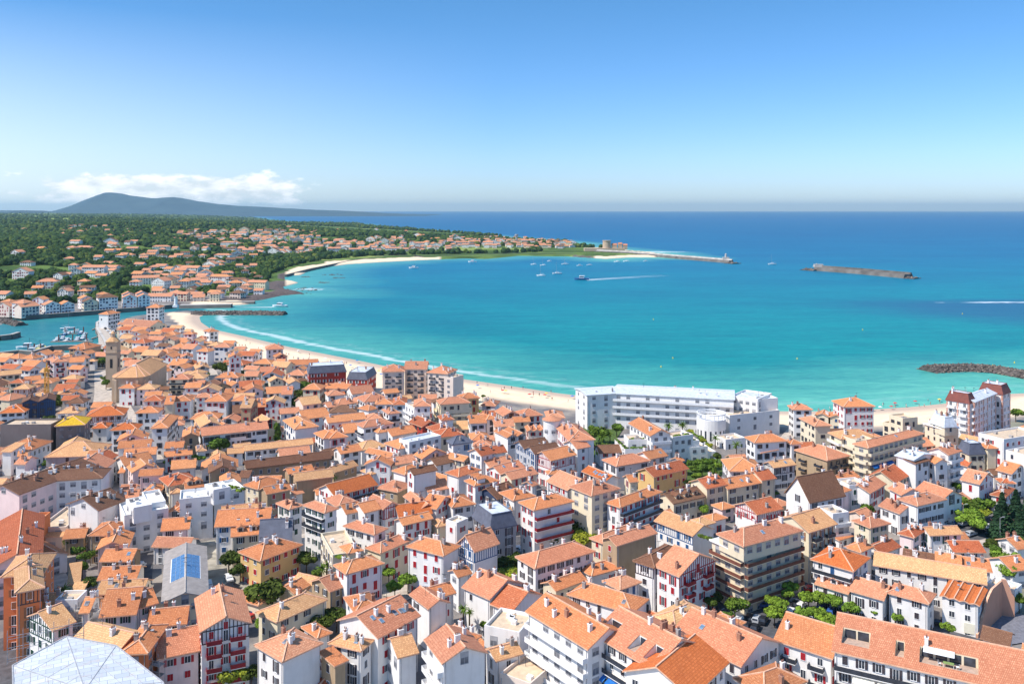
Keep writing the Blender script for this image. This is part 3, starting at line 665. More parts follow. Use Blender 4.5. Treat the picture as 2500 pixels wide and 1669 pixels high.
DATA = """
@A
g -90 520 390 440 225,50 13 prn ch=6|long salmon-red roof crowded with white chimneys at the left edge|the red chimney-crowded roof|apartment block
g 400 455 640 380 14 5 won ch=0
s 370 225 570 225 6 4 lln
f 345 165 600 160 18 5 lzn|flat sandy terrace building with round white skylights|the sandy flat terrace|building
f 262 115 362 110 8 9 oon
h 795 220 1075 212 10 8 tok
p 565 250 775 235 7 5 tok
g 870 350 1175 320 11 7 pon
p 900 455 1200 450 8 6 tot
p 878 625 1245 610 8 5 wok
p 865 755 1300 740 8 5 wlk
p 895 965 1245 935 14 11 wog|pinkish house with dark green shutters under a wide orange roof|the green-shuttered house
+ p 1240 890 1450 830 9 11 wog
g 1465 835 1905 770 1720,335 7 chn sol ch=0 P=18|long grey-roofed hall with a blue glass panel along its ridge|the grey-roofed hall|hall
p 1325 1060 1705 1020 9 8 wor ch=3
p 1425 1348 1835 1265 12 9 pkr
g 1815 1105 2300 1015 17 14 wkr t=k B=r bs bf=f|tall white house with half-timbered gable and dark red balconies|the red-balcony gabled house
h 130 745 410 690 14 18 olt tf=fr t=k|salmon tower house with brown glazed loggia under a hipped roof|the salmon loggia house
h 0 600 400 560 12 17 olt
p 190 900 530 878 8 11 wlk
g 215 960 480 1090 700,1000 12 wlg t=g|white house with green half-timbered gable facing the street|the green half-timbered gable
f 500 835 705 830 5 12 wzn
p 712 925 815 920 8 11 won
s 610 665 735 645 11 4 wln
s 615 760 745 750 6 4 tln
h 1080 1300 1350 1292 12 12 oon
p 650 1160 1080 1270 8 12 oln
@B
h 40 450 430 300 10 8 yor|long ochre house with red shutters|the ochre house
p 20 280 330 260 8 9 gdn P=50|grey house under a steep dark slate roof|the steep slate roof
f 590 220 700 420 900,320 11 czk
h 840 385 985 350 6 12 con
h 820 572 1175 470 705,485 12 wor|tall white house with closed red shutters on three floors by the plaza|the red-shuttered block by the plaza
p 672 733 838 668 500,628 8 tkk
p 350 750 500 665 6 5 con
h 190 1010 655 800 8 8 clk|long cream villa under a pale hipped roof|the long cream villa
p 1110 1155 1505 945 755,975 12 wkr sk=5|big white house with red shutters and five skylights in its roof|the five-skylight roof
h 900 925 1145 870 9 9 wo-
g 1570 888 1775 825 1345,765 10 wkk blank=f
p 1640 790 1828 738 1545,690 9 wor
p 1870 685 2130 800 12 10 wkk
p 2130 840 2330 920 12 9 wrk
f 2080 1065 2400 1130 9 10 wzn|white modern house with curved roof terraces and pergola|the curved white terraces|house
h 1362 315 1710 405 1830,300 12 wor aw=b2 af=1 ax=.3|white corner house with red shutters and blue awnings on the plaza|the white corner house on the plaza
h 1135 380 1440 250 1025,315 9 ckr
h 790 130 1080 210 1255,165 12 wkk
p 1340 127 1620 60 1230,80 8 wor
h 1650 140 1760 120 6 6 cl-
f 1730 95 1830 125 1950,90 10 wzr
g 1820 290 1990 370 2160,260 12 wkb t=b P=40|white chalet with steep gable and blue-green half timbering|the steep blue-timbered chalet
M 1965 40 2130 165 2360,100 11 gdk|grey stone block with slate mansard roof and roof terrace|the slate mansard block|apartment block
p 1800 550 2110 480 1700,490 7 ckk
p 1840 600 1975 560 5 9 won
h -20 1215 240 1370 640,1210 13 wkk blank=r|big white house with blank wall and terracotta hipped roof at bottom|the big blank white wall
h 650 1200 960 1272 1085,1200 11 wlk
s 715 1410 850 1350 6 10 tok
h 560 1155 700 1100 7 8 wok
p 1290 1335 1490 1285 9 10 wln
g 1695 1388 2118 1285 1495,1170 14 wkn B=w bf=l blank=f|white apartment house with stacked balconies and blank lilac gable|the blank lilac gable|apartment block
h 1950 1190 2060 1130 8 11 wok
p 2185 1365 2440 1290 2070,1250 9 wlk
f 2225 1500 2500 1600 12 7 lz-
h 560 1600 760 1570 8 5 wrk
@H
h 360 1325 580 1440 1135,1312 15 wor B=r b0=2 bf=r|white apartment house with oxblood balconies along its long side|the oxblood-balcony house|apartment block
h 1050 1110 1370 1240 1785,1145 17 ckn ch=6|cream belle-epoque corner block with chamfered corner and white chimneys|the cream corner block|apartment block
h 1545 1330 1760 1400 2490,1230 14 wor B=k bf=r b0=2 ch=4|long white block with tall red shutters and iron balconies|the long iron-balcony block|apartment block
@C
h 25 410 210 520 765,360 11 wkk sk=7|white hipped house with seven skylights beside round dark trees|the seven-skylight house
p 955 315 1330 195 820,240 13 tkr blank=f ch=3|narrow house with bare stone side wall and roof windows|the bare stone wall
h 700 240 830 290 1130,130 11 ckr
p 1290 80 1650 222 9 11 wlb t=b|white house with dark blue half-timbered upper floor and pale roof|the blue half-timbered house
h 2118 398 2665 230 1650,295 15 cqn P=4 B=n win=flr|large cream block with red-brown balcony bands round its corner|the red-banded corner block|apartment block
+ h 2112 318 2660 172 1800,215 17.5 ckn Z=15 ch=4 win=flr
g 1525 592 1882 440 1295,495 12 wkr t=r tf=f B=r bs bf=f sk=0|white house with oxblood half-timbered gable and red-shuttered side|the oxblood half-timbered gable
+ h 1097 445 1300 512 1480,320 12 wbk t=k
h 590 505 725 588 1000,508 7 wor
p 400 725 690 620 275,642 7 cok
h 495 750 1090 930 9 8 wok
h 985 715 1185 640 820,630 8 wkb
p 118 905 690 1258 11 17 won B=w bf=f ch=6 aw=b1 af=1 ax=.02 win=l|white apartment block with glazed loggias and blue awning|the blue-awning apartment block|apartment block
p 718 1108 1288 1445 15 17 wkk B=k bf=f cut=2 ch=5 sk=0 aw=b3 af=4 ax=.03|apartment block with roof cut-outs and planted terraces|the roof with cut-outs|apartment block
p 1640 1700 1985 1370 14 16 wxk|deep orange roof with tall white chimney at the bottom edge|the deep orange roof|apartment block
p 1440 1100 2090 1410 14 13 wkk ch=5|very long plain terracotta roof with white chimneys|the very long plain roof|apartment block
h 1195 980 1500 1120 1860,925 10 wlk
h 2010 1510 2300 1700 2490,1420 12 won
@D
p 575 1265 2500 1700 17 16 wkk B=k bf=f cut=1 ch=1 sk=0 aw=w4 af=4 ax=.1|huge terracotta-roofed block with sunken roof terraces and awnings|the sunken roof terraces|apartment block
p 45 1165 590 1340 14 13 wor B=k bf=f bs|white block with red shutters under a pale orange roof|the pale orange roofed block
h 382 432 782 545 970,428 11 wxb B=k bf=f b0=2 sk=1|white house with tower-like hipped roof and long iron balcony|the iron-balcony hipped house
h 690 320 850 372 958,310 9 wor
p 1040 388 1220 318 945,290 7 wrg
h 760 78 935 150 1125,108 8 ckg
h 1175 195 1335 238 1428,152 8 prg
p 1475 218 1785 205 6 8 wlg
p 1695 252 1840 248 5 4 wo-
p 1692 370 1992 372 8 5 wr-
p 955 485 2000 665 9 8 wlk ch=2|very long low white terrace with pale roof beside walled court|the long low white terrace
p 1220 430 1520 485 7 7 wb-
p 1520 460 1770 500 7 8 wo-
p 1760 520 2050 552 8 7 wo-
p 420 655 735 750 8 6 wkk D=1
p 730 715 1060 808 9 7 wkk|low white house with small dark windows facing the car park|the low house by the car park
h 1075 735 1470 842 1560,755 8 wkk
z4 1560 765 1930 858 11 8 wx- P=20 ch=0|white hall with zigzag orange roof beside parked camper van|the zigzag-roofed hall|hall
p 2275 345 2400 330 8 5 won
p 2228 545 2420 520 9 5 won
f 1995 670 2250 745 2330,690 5 wz-|white low building with furnished sun terrace on its roof|the furnished sun terrace|building
p 375 192 640 110 12 14 clt B=k bf=f bs
s 650 262 785 220 6 3 wok
@J
p 640 1095 885 1187 8 7 wkk
h 845 1020 1080 1103 1342,1010 10 wkk
g 1340 1045 1590 990 1140,910 9 wkk
g 1760 865 1930 790 1550,805 10 wkr
h 1860 975 2040 1012 2330,950 6 wrr
g 2110 752 2300 700 2015,680 9 wok
h 1920 800 1990 850 2110,830 6 wrk
g 1625 670 1755 625 6 6 wrr
p 820 545 1040 600 1230,530 15 wm- P=10 ch=4 blank=f|tall white block with pale metal roof and dark chimneys|the pale metal-roofed block|apartment block
s 1060 640 1230 600 5 14 wbk
g 1270 640 1430 625 1200,520 13 wok
p 1420 545 1570 500 1240,470 15 wkn B=w bf=f
h 540 468 1155 312 390,415 15 ckn B=c aw=b3 af=3 ax=.03|long cream block with balcony bands and blue awnings near beach|the long cream balcony block|apartment block
f 245 350 400 410 490,350 14 czn B=c
h 90 300 240 370 530,305 14 clk B=w
h 90 605 345 553 -20,440 10 tkk B=k bs
h 1630 570 1790 592 8 8 cdk
h 1840 475 1960 470 6 12 cok
M 1640 540 1830 530 7 10 cdk|small cream villa with slate mansard and corner turret|the slate mansard villa|villa
f 2040 510 2300 580 2400,480 14 wz- blank=f
p 840 855 985 770 560,750 9 crk P=30
p 560 965 740 860 470,800 9 wkr
p 745 905 900 985 1070,930 9 wkr
p 250 840 455 785 6 9 wok
f 150 1215 325 1190 7 9 wzn B=w
s 280 950 360 925 6 10 wo-
f 330 900 540 880 7 10 wzg
f 1740 320 2020 395 2400,310 15 wzr win=r|white flat-roofed block with red-brown screens round its roof terrace|the screened roof terrace|apartment block
@I
g 1755 1195 2110 1340 2602,1237 9 wbk P=50 blank=f ch=2|white house with blank gable under a steep dark brown roof|the steep brown roof
h 1215 435 1355 515 1750,455 13 wok|tall white corner house with hipped terracotta roof before white hotel|the tall house below the hotel
h 1745 480 1855 535 1985,515 12 wok
s 1345 600 1440 655 1620,600 9 wok
h 895 740 1010 900 1410,803 9 wok
p 1620 858 1935 812 1470,790 8 wlk t=k ch=2
p 705 1145 990 1085 9 9 crk D=1
p 990 1150 1455 1062 9 8 cok
p 1455 1030 1665 1000 9 9 crk
p 250 1350 700 1245 9 7 cbk D=3|grey-cream house with three slate dormers in a brown roof|the three slate dormers
p 1390 1500 1755 1415 825,1410 7 wrr t=r tf=l|low house with oxblood gable under a mottled red roof|the oxblood low gable
p 345 775 408 752 210,740 6 wok
p -20 985 465 866 9 8 yrr|cream house with square red shutters next to clipped plane trees|the cream house by plane trees
@H
h 1505 745 1710 838 2150,745 9 wkk
p 2160 740 2420 690 8 9 wok
p 1885 1055 2015 1045 1760,975 8 cor
p 1225 900 1560 1040 1770,1000 8 wxk sk=4
h 860 290 1060 490 1390,440 13 wkr ch=8 D=3|white house with red shutters and crowd of white chimneys|the crowd of white chimneys|apartment block
p 1170 600 1360 565 985,515 11 wkr
p 810 762 1170 675 600,665 10 wor t=r tf=l|white house with dark red timbered gable end|the red-timbered gable end
z2 300 520 590 668 850,560 11 wbb t=b tn=3|house with tall blue half-timbered double gable|the blue double gable
z2 215 445 495 405 70,345 11 wok t=k
z3 490 355 750 345 8 9 lor
p 40 300 320 285 9 9 lk-
p 310 235 540 222 7 8 cok
g 160 152 392 130 60,75 9 wkt t=t
h 395 162 710 135 10 8 wkr
h 750 175 1010 172 12 7 wkk
p 0 875 350 790 9 8 wkr
p 120 940 470 850 8 8 wkr
p 270 1022 645 935 140,940 8 ckr
p 80 1285 390 1180 0,1110 9 nbk
h 300 1305 610 1240 9 10 wor
p 560 1110 645 1080 515,1050 8 wkr
p 740 1035 1040 1165 1210,990 14 wkr t=k tf=f|tall white house with red shutters beside the chamfered cream block|the tall house by the cream block
h 730 900 780 950 900,915 15 wo-
p -20 670 220 640 8 8 wrk
p 215 1450 290 1440 95,1370 8 wlk
@G
p 95 1245 695 1085 11 8 wxr t=t ch=0 B=k b0=1 bf=f|long hall with bright orange striped roof|the bright orange roof
p 175 670 480 615 105,600 8 wok
p 500 640 850 720 960,680 8 wok
g 490 815 865 825 400,760 10 wor
p 100 920 425 820 40,850 6 tl-
h 590 950 760 905 500,880 7 wl-
p 870 830 1225 770 8 9 ckr
h 1060 950 1380 850 950,870 10 wor
p 1170 952 1510 885 1075,890 14 wbr blank=f|white penthouse house with brown roof and lilac wall|the brown-roofed penthouse
s 1200 1110 1575 1040 6 9 wb-
g 1290 735 1670 665 1190,670 9 pok blank=f
p 1480 825 1790 760 1320,760 8 wb-
g 1860 768 1985 720 1700,670 9 cok t=t
h 1615 485 1705 540 1975,490 12 wdb P=35|white house with steep slate hipped roof|the small slate roof
h 1525 440 1880 405 10 10 crk
h 1340 300 1500 380 1700,310 9 wrk
g 1290 300 1540 255 1195,210 8 brk
h 1550 208 1735 195 1485,150 11 wrr
s 1775 330 1935 325 10 6 cl-
p 1935 250 2180 240 10 10 wok
h 2170 200 2330 180 10 11 wok
h 1970 480 2240 465 10 9 wok
h 1980 560 2240 560 9 8 wkk
p 2100 695 2290 650 1990,610 12 wrb
f 975 480 1115 530 1520,425 11 wmn|white modern block with stepped roof terraces|the stepped white block|house
h 765 520 980 600 1080,460 9 wor
p 880 425 1230 360 9 7 wo-
h 690 380 855 352 7 8 wok
h 485 308 905 245 440,245 10 wkk B=k bf=l
h 735 60 830 122 990,95 10 wkk B=k
h 520 200 760 190 9 7 wk-
p 0 245 535 185 9 7 wor|long low house with red shutters in grouped windows|the long red-shuttered row
p 230 385 450 365 12 5 wo-
h 20 460 285 430 12 9 por D=1
h 140 1400 440 1330 10 9 wkk
g 760 1425 995 1360 520,1300 10 wkr t=r|white house with dark red timbered gable and shutters|the dark red gable
p 250 1490 480 1440 8 9 wok
p 500 1475 740 1415 8 10 wok
g 1270 1420 1480 1380 970,1250 9 wkt t=t
g 1490 1420 1740 1280 1340,1330 9 wor
h 1700 1400 2030 1350 10 9 wok
p 1370 1190 1690 1130 9 8 wk-
h 650 1130 960 1190 9 7 tk-
p 970 1540 1440 1480 10 8 wxr
h 1600 920 1790 980 2160,900 13 wrr|long white block with red shutters and angled roof|the angled long roof
h 1860 1030 2010 1105 2330,1020 12 wor D=3
@M
f 1060 830 1180 905 1430,905 11 wkn B=w|white apartment building stepped under small terracotta roof|the stepped balcony block|apartment block
+ h 1170 855 1415 850 12 14 wkk Z=11
f 1520 910 1975 890 13 11 czn B=c|wide cream apartment block with long balconies behind the beach|the wide cream balconies|apartment block
+ h 1535 832 1955 805 9 14 ckk Z=11
h 1820 755 2085 738 8 13 yor|yellow seaside villa with one arched dormer|the yellow villa|villa
h 2090 840 2300 850 10 8 wkk
h 735 385 1060 378 13 16 lkn B=k bs b0=1 ch=3|tall sandy seafront apartment block with curved tiled roof|the sandy seafront block|apartment block
+ p 1040 345 1360 345 13 16 lkn B=k bs ch=4
+ h 1345 392 1640 413 13 16 lkn B=k bs ch=5
+ f 1590 470 1715 485 1925,450 14 lzn blank=r
M -265 410 262 380 13 12 bdw ch=2|long dark red brick building with slate mansard roof by beach|the red brick mansard|apartment block
M 255 485 540 492 610,400 9 bdw|red brick corner building with slate mansard roof|the brick corner mansard|building
h 0 715 235 695 9 8 wkk
p -60 610 300 615 8 7 wok
p 330 690 640 660 12 7 wk-
h 130 850 420 800 9 8 wkk
p 0 875 150 855 8 8 wkk
h 20 945 400 930 10 7 wbk
h 500 800 860 760 12 10 wkk
h 640 830 895 825 8 10 wok
h 560 915 710 880 8 8 wok
h 880 835 1085 830 14 10 wrk
@F
p 515 422 1440 322 10 9 wkk sp=2.0|very long three-storey school building with grouped windows|the long school building|school
g 495 305 790 270 345,205 9 wlk t=k|gabled house with wide timbered front above the school|the wide timbered gable
g 770 295 910 270 8 8 wot t=t
p 1100 628 2050 528 7 6 wlk ch=0|long low white wing with pale mottled roof|the long low white wing
+ p 860 668 1095 650 6 5 wlk ch=0
p 1120 870 2300 725 8 7 tb- ch=4|very long tan building under a plain brown roof|the long brown roof
p 1795 1042 2330 975 1700,960 8 tl- blank=f|stone-walled hall with plain pale orange roof|the stone-walled hall
p 1700 945 2060 885 6 7 to-
h 1620 205 1785 332 2130,292 9 wob|large white block with a big plain hipped roof|the big plain hipped roof|school
g 1345 255 1570 220 1225,190 8 clr
h 2045 380 2180 460 2420,420 9 wok
g 605 930 1000 890 440,830 9 tb- blank=f
f 555 1110 690 1232 1115,1165 12 wqn blank=fr|white modern block with curved plant-filled roof terrace|the plant-filled roof terrace|house
+ f 580 1085 680 1165 800,1130 15 wqn Z=12 q
f 215 1318 670 1270 9 12 wqn|long white modern penthouse with grey windows|the long white penthouse|house
@E
f 1620 1360 1700 1540 2300,1430 11 wqn blank=f|white modern house with glazed penthouse box|the glazed white penthouse|house
+ f 1720 1290 1830 1410 2050,1385 14 wqn Z=11 q
+ f 1940 1215 2020 1380 2240,1350 12 wqn
@F
p 1400 1220 1755 1150 1290,1150 9 torn|narrow house with red brick front gable and ochre side|the red brick front
h 1080 1090 1290 1150 1700,1050 9 col
@A
p 1460 178 1728 155 9 8 wok
@F
g -20 1500 325 1505 8 7 pok
@A
p 1375 320 1715 330 7 5 wk-
p 1950 140 2460 110 12 11 wob ch=4|white house with tall blue shutters beside the courtyard|the blue-shuttered house
p 2100 232 2400 200 9 9 cok D=2
@F
p 780 1530 1360 1470 8 11 wl-
h 440 635 590 620 8 6 wlk
p 0 712 395 672 6 6 wor
p 0 590 268 575 7 7 wo-
g 245 440 490 420 12 9 to-
p 90 880 440 850 9 7 wok
h 60 1110 480 1030 11 9 crk
p 290 1150 555 1110 6 9 cok D=2
h 90 1210 275 1185 7 7 wlk
s 1010 990 1165 985 6 8 wb-
g 760 1080 1060 1050 9 8 wok
p 1765 1230 1925 1195 6 4 wk-
h 1525 1340 1720 1425 1900,1385 12 wkg
h 1890 1365 2200 1475 2490,1440 14 wkg B=k bf=f b0=3|white block with green shutters and dark top-floor balcony|the green-shuttered corner block|apartment block
@E
f 0 290 695 285 10 12 sz- blank=f|long dark stone-clad wall building with white roof clutter|the dark stone wall|building
h 740 290 1165 265 13 12 syn|dark stone building under a bright yellow roof frame|the yellow roof|building
h 1160 162 1700 130 13 9 wxt t=t D=3|broad house with deep orange hipped roof and three dormers|the three-dormer orange roof
h 770 112 1070 105 10 7 wlk
h -30 112 340 95 13 8 wxk D=2
h 600 712 1330 690 16 8 gl- blank=f ch=1|big pale-roofed hall with plain grey walls|the big pale-roofed hall|hall
h 20 600 440 612 13 7 wo-
s 0 635 155 638 220,545 9 wl-
p 185 805 345 808 8 9 wkk
p 230 705 380 690 6 8 po-
g -200 1160 262 1222 130,690 13 pbn ch=10 P=18 blank=f|brown-roofed apartment block with many chimneys at left edge|the brown roof at the left edge|apartment block
h 425 1052 1405 995 11 13 wbn ch=9 P=18|wide white apartment block with brown roof and grey windows|the wide white apartment block|apartment block
f 215 1010 415 1005 6 10 wzn
g 895 1350 1350 1440 810,1120 12 wbn ch=8 P=22 blank=f|white apartment block with dark brown roof and blank gable|the dark brown ridge roof|apartment block
g 1140 760 1470 765 8 9 wrk
g 905 870 1460 855 9 9 wkk t=k
p 1180 700 1475 690 6 8 wo-
p 1600 592 2065 562 8 10 wo-
p 1680 705 2135 670 8 9 wo-
p 1700 830 2100 750 10 8 wok
g 1800 925 2190 860 9 8 po-
p 1885 970 2220 950 6 10 pok
g 1590 495 2010 465 1500,420 11 pok
h 1245 320 1470 310 9 6 wx-
h 1500 345 1880 330 9 9 wxk
s 1605 925 1700 920 8 6 wo-
p 1605 1195 1830 1190 7 5 wk-
p 1580 1285 1900 1255 7 5 wk-
h 1920 1210 2165 1205 9 7 wo-
h 1840 110 2170 100 9 8 wok
h 2050 320 2300 310 1925,160 11 wok
@O
h 625 443 930 438 12 15 wor|five-storey white house with red shutters standing on the beachfront|the tall red-shuttered beach house|apartment block
h 140 470 335 470 8 12 wkk
g 345 525 490 540 8 9 cok
g 485 540 620 550 8 9 cob|small cream gabled house with blue doors near the beach|the small blue-door gable
h 195 550 350 628 480,605 12 ckk
f 1060 530 1190 570 1280,540 13 czk
+ f 1000 600 1170 650 1320,605 9 czk
h 1380 600 1590 660 1740,640 13 cq- P=8|ornate cream villa with pale domed roof and dark turret roofs|the ornate domed villa|villa
+ M 1440 590 1590 640 1700,625 14 cm- Z=12
M 1595 372 1830 412 1905,393 20 wew K win=flr B=w bs ch=2 b0=2 D=2|grand white and brick seafront hotel with red mansard pavilions|the grand brick hotel|hotel
+ g 1690 368 1885 398 2165,322 20.5 wmw K win=r P=22 ch=3
+ M 1910 290 2150 326 2245,300 20 wew K win=flr ch=2
@N
p 560 312 1740 374 21 16 wmn B=w b0=2 bf=f P=5 sp=4.2 ch=5|very long white seafront hotel with pale metal roof and round drum|the long white hotel|hotel
+ p 320 332 700 308 175,265 16 wmn P=5 sp=5 ch=1
+ f 1700 348 1960 385 16 15.5 wmn
+ f 1950 385 2150 372 14 15 wmn blank=f
+ f 1690 540 2165 487 16 10 wzn sp=7
+ f 1650 772 1840 752 8 3.5 wz-
g 930 722 1142 705 815,590 13 won B=w bf=f sk=2|white central house of stepped hotel with planted terraces on both sides|the stepped planted terraces|hotel
+ f 1145 748 1340 722 8 10 wzn
+ f 1145 800 1400 778 10 7.5 wzn
+ f 1145 862 1480 835 12 5 wzn
+ f 1145 915 1560 885 14 2.6 wzn
+ f 720 775 925 770 8 10 wzn
+ f 690 862 925 852 12 7 wzn
+ f 590 760 690 862 760,830 7 wzn
@L
h 60 770 350 765 9 11 ckk B=k
p 245 850 545 845 8 8 pk-
g 410 1420 790 1390 9 7 wlk
h 690 745 1020 745 10 9 wok|white house with broad hipped roof in the old town centre|the broad hipped town roof
g 880 470 1070 460 12 15 wor sp=1.9|tall white gabled house with three rows of shuttered windows|the tall gabled facade
g 660 890 920 860 14 8 tb-
g 920 860 1090 835 14 8 po-
h 545 1070 860 1065 14 10 wor|square white house with two rows of red shutters|the square red-shuttered house
p 810 975 1080 970 9 8 wo-
g 1090 940 1370 920 12 9 po-
p 1300 665 1555 660 9 9 wk-
p 1600 975 1755 970 12 10 wkk
h 1130 850 1350 845 10 7 wok
g 1710 830 1880 815 16 8 wlk
p 1035 1155 1195 1155 12 13 tlr
p 1255 1150 1400 1140 9 10 bor
h 1390 360 1645 348 12 12 wkk|lone white villa with terracotta hip roof at beach edge|the lone beach villa|villa
g 1530 465 1700 450 10 8 cor t=r
p 1690 570 2100 560 10 7 wor
p 60 570 270 575 12 8 wok
g 270 580 410 575 14 7 wxk
g 430 630 635 615 16 7 wlk t=k
g 220 475 400 465 12 8 wk-
h 620 120 760 105 10 9 wok
h 130 1070 370 1060 10 9 wor
p 0 1110 130 1105 12 9 co-
@K
h 1610 1335 1840 1335 8 9 wor
h 1845 1355 2120 1350 10 8 pl-
h 810 1420 980 1415 10 9 wor
h 165 1350 400 1345 10 9 wlt t=t
z2 285 1540 760 1500 12 11 nbk t=b tn=3 D=1|dark blue timbered block with brown double-gabled roof by crane|the dark blue timbered block|apartment block
g 30 1440 160 1410 9 9 wok
h 1480 330 1655 300 10 12 wok
h 1990 235 2180 235 12 17 wok|tall white block at the harbour mouth|the white block at the harbour mouth|apartment block
p 1640 465 2050 500 16 9 ckk
p 940 985 1150 975 10 10 wok
h 720 985 930 965 12 15 wkr B=k bs|tall white house with dark red balconies near the church|the tall house near the church
p 1120 830 1170 800 5 8 wo-
h 930 790 1165 800 16 9 tok|large old house with stone walls and hipped roof on the quay|the old stone quay house
h 265 930 450 935 10 10 wok
"""
# ---------------------------------------------------------------- land, sea
def world(poly, z): return np.array([gp(x, y, z)[:2] for x, y in poly])
d2 = lambda *a: [(x*1.0643, y*1.0643) for x, y in a]
COAST = [(2900, 930), (2600, 945), (2500, 946), (2440, 948)] + d2((2240, 893), (2170, 908), (2050, 920), (1900, 929), (1780, 929), (1500, 914), (1310, 892), (1200, 876), (1080, 859), (950, 839), (850, 819), (700, 791), (600, 768), (520, 751), (497, 737), (492, 726), (505, 720)) + \
    [(530, 758), (455, 752), (447, 747), (600, 744), (622, 741), (600, 736), (640, 733), (690, 722), (752, 716), (700, 706), (695, 700), (735, 690), (700, 684), (697, 672)] + d2((690, 632), (720, 617), (800, 606), (880, 601), (960, 597), (1060, 593), (1120, 594), (1190, 587), (1300, 588), (1360, 592), (1390, 594), (1450, 590), (1560, 590), (1500, 580), (1440, 575), (1400, 571), (1340, 566), (1300, 556), (1200, 548), (1130, 542), (1050, 534), (980, 528.5), (900, 521.5), (850, 518.5)) + \
    [(880, 546), (820, 545), (741, 543), (700, 541), (660, 537), (625, 531), (560, 528), (-300, 527), (-900, 527), (-1200, 600), (-2500, 900), (-6000, 2600), (3000, 4000), (5000, 1500)]
RIVER = [(-260, 885), (-100, 878), (0, 871.5), (46, 866), (80, 868), (125, 855), (210, 852), (258, 857), (252, 841), (235, 814), (234, 795), (262, 779), (300, 770), (354, 763), (395, 759), (430, 756), (440, 752), (354, 758), (207, 770), (62, 781), (36, 782), (59, 793), (36, 797), (18, 797), (46, 823), (23, 829), (0, 832), (-120, 836), (-260, 845)]
HILL = [(-900, 770), (-400, 760), (0, 750), (200, 741), (400, 730), (520, 724), (600, 712), (650, 695), (668, 668), (715, 650), (790, 634), (900, 625), (1000, 622), (1300, 616), (1405, 604), (1390, 592), (1330, 586), (1250, 578), (1100, 567), (950, 556), (880, 552), (741, 547), (690, 545), (650, 539), (600, 532), (540, 529), (-300, 528), (-900, 528)]
HILL = HILL + [(-900, 560)]
def inside(P, X, Y):
    r = np.zeros(X.shape, bool); n = len(P)
    for i in range(n):
        x0, y0 = P[i]; x1, y1 = P[(i+1) % n]
        if y0 == y1: continue
        c = ((y0 > Y) != (y1 > Y)) & (X < (x1-x0)*(Y-y0)/(y1-y0)+x0); r ^= c
    return r
def dist(P, X, Y, closed=True):
    D = np.full(X.shape, 1e9); n = len(P)
    for i in range(n if closed else n-1):
        x0, y0 = P[i]; x1, y1 = P[(i+1) % n]; vx, vy = x1-x0, y1-y0; l = vx*vx+vy*vy+1e-9
        t = np.clip(((X-x0)*vx+(Y-y0)*vy)/l, 0, 1); D = np.minimum(D, np.hypot(X-x0-t*vx, Y-y0-t*vy))
    return D
WC, WR, WH = world(COAST, -3), world(RIVER, -3), world(HILL, 0)
WR[0][0] -= 200; WR[-1][0] -= 200
TOWN = world([(-330, 1800), (-330, 915), (-150, 905), (0, 893), (60, 893), (130, 880), (215, 873), (285, 872), (285, 838), (272, 815), (282, 790), (330, 798), (400, 803), (440, 820), (462, 820), (487, 832), (515, 842), (545, 858), (590, 870), (635, 882), (690, 900), (770, 925), (850, 945), (915, 985), (1060, 1010), (1150, 1005), (1240, 1028), (1350, 1040), (1420, 1060), (1900, 1105), (1960, 1070), (2110, 1068), (2150, 1060), (2255, 1070), (2330, 1100), (2470, 1060), (2900, 1060), (2900, 1800)], 0)
def vnoise(X, Y, s, seed=0):
    x, y = X/s+seed*17.3, Y/s+seed*5.1
    return (np.sin(x*1.1+1.7*np.sin(y*.9+seed))+np.sin(y*1.3+1.3*np.sin(x*.7+2*seed))+.5*np.sin(2.3*x+1.9*y+seed)+.5*np.sin(2.9*y-2.1*x))/3
def sdist(X, Y):
    s = np.where(inside(WC, X, Y), 1, -1)*dist(WC, X, Y)
    r = np.where(inside(WR, X, Y), 1, -1)*dist(WR, X, Y)
    return np.minimum(s, -r)
def height(X, Y, s=None, full=False):
    X = np.asarray(X, float); Y = np.asarray(Y, float)
    if s is None: s = sdist(X, Y)
    u = X/np.maximum(Y, 1)
    hh = np.where(inside(WH, X, Y), dist(WH, X, Y), 0)
    sc_ = np.interp(u, [-.62, -.45, -.3, -.12, 0.08], [.98, .92, .82, .70, .30])
    z = np.interp(hh, [0, 60, 130, 260, 600, 1200, 1700, 3000, 6000], [0, 4, 11, 22, 35, 52, 60, 56, 52])*sc_
    z = z*(1+.21*vnoise(X, Y, 250, 1)+.07*vnoise(X, Y, 90, 2))*np.interp(Y, [0, 3200, 6000, 11000, 14500], [1, .95, .8, .85, .5])
    z = z + np.where(Y > 11900, sm(11900, 12400, Y)*60, 0)*0
    zone = np.where(Y < 900, -3.9+s*.066, -3.8+s*.35)
    base = np.minimum(zone, 0)
    base = np.where(s < 0, np.maximum(-8, -3.9+s*.06), base)
    return base+np.where(s > 0, z, 0), s, hh
def grid(us, Ds):
    U, DD = np.meshgrid(us, Ds); return U*DD, DD
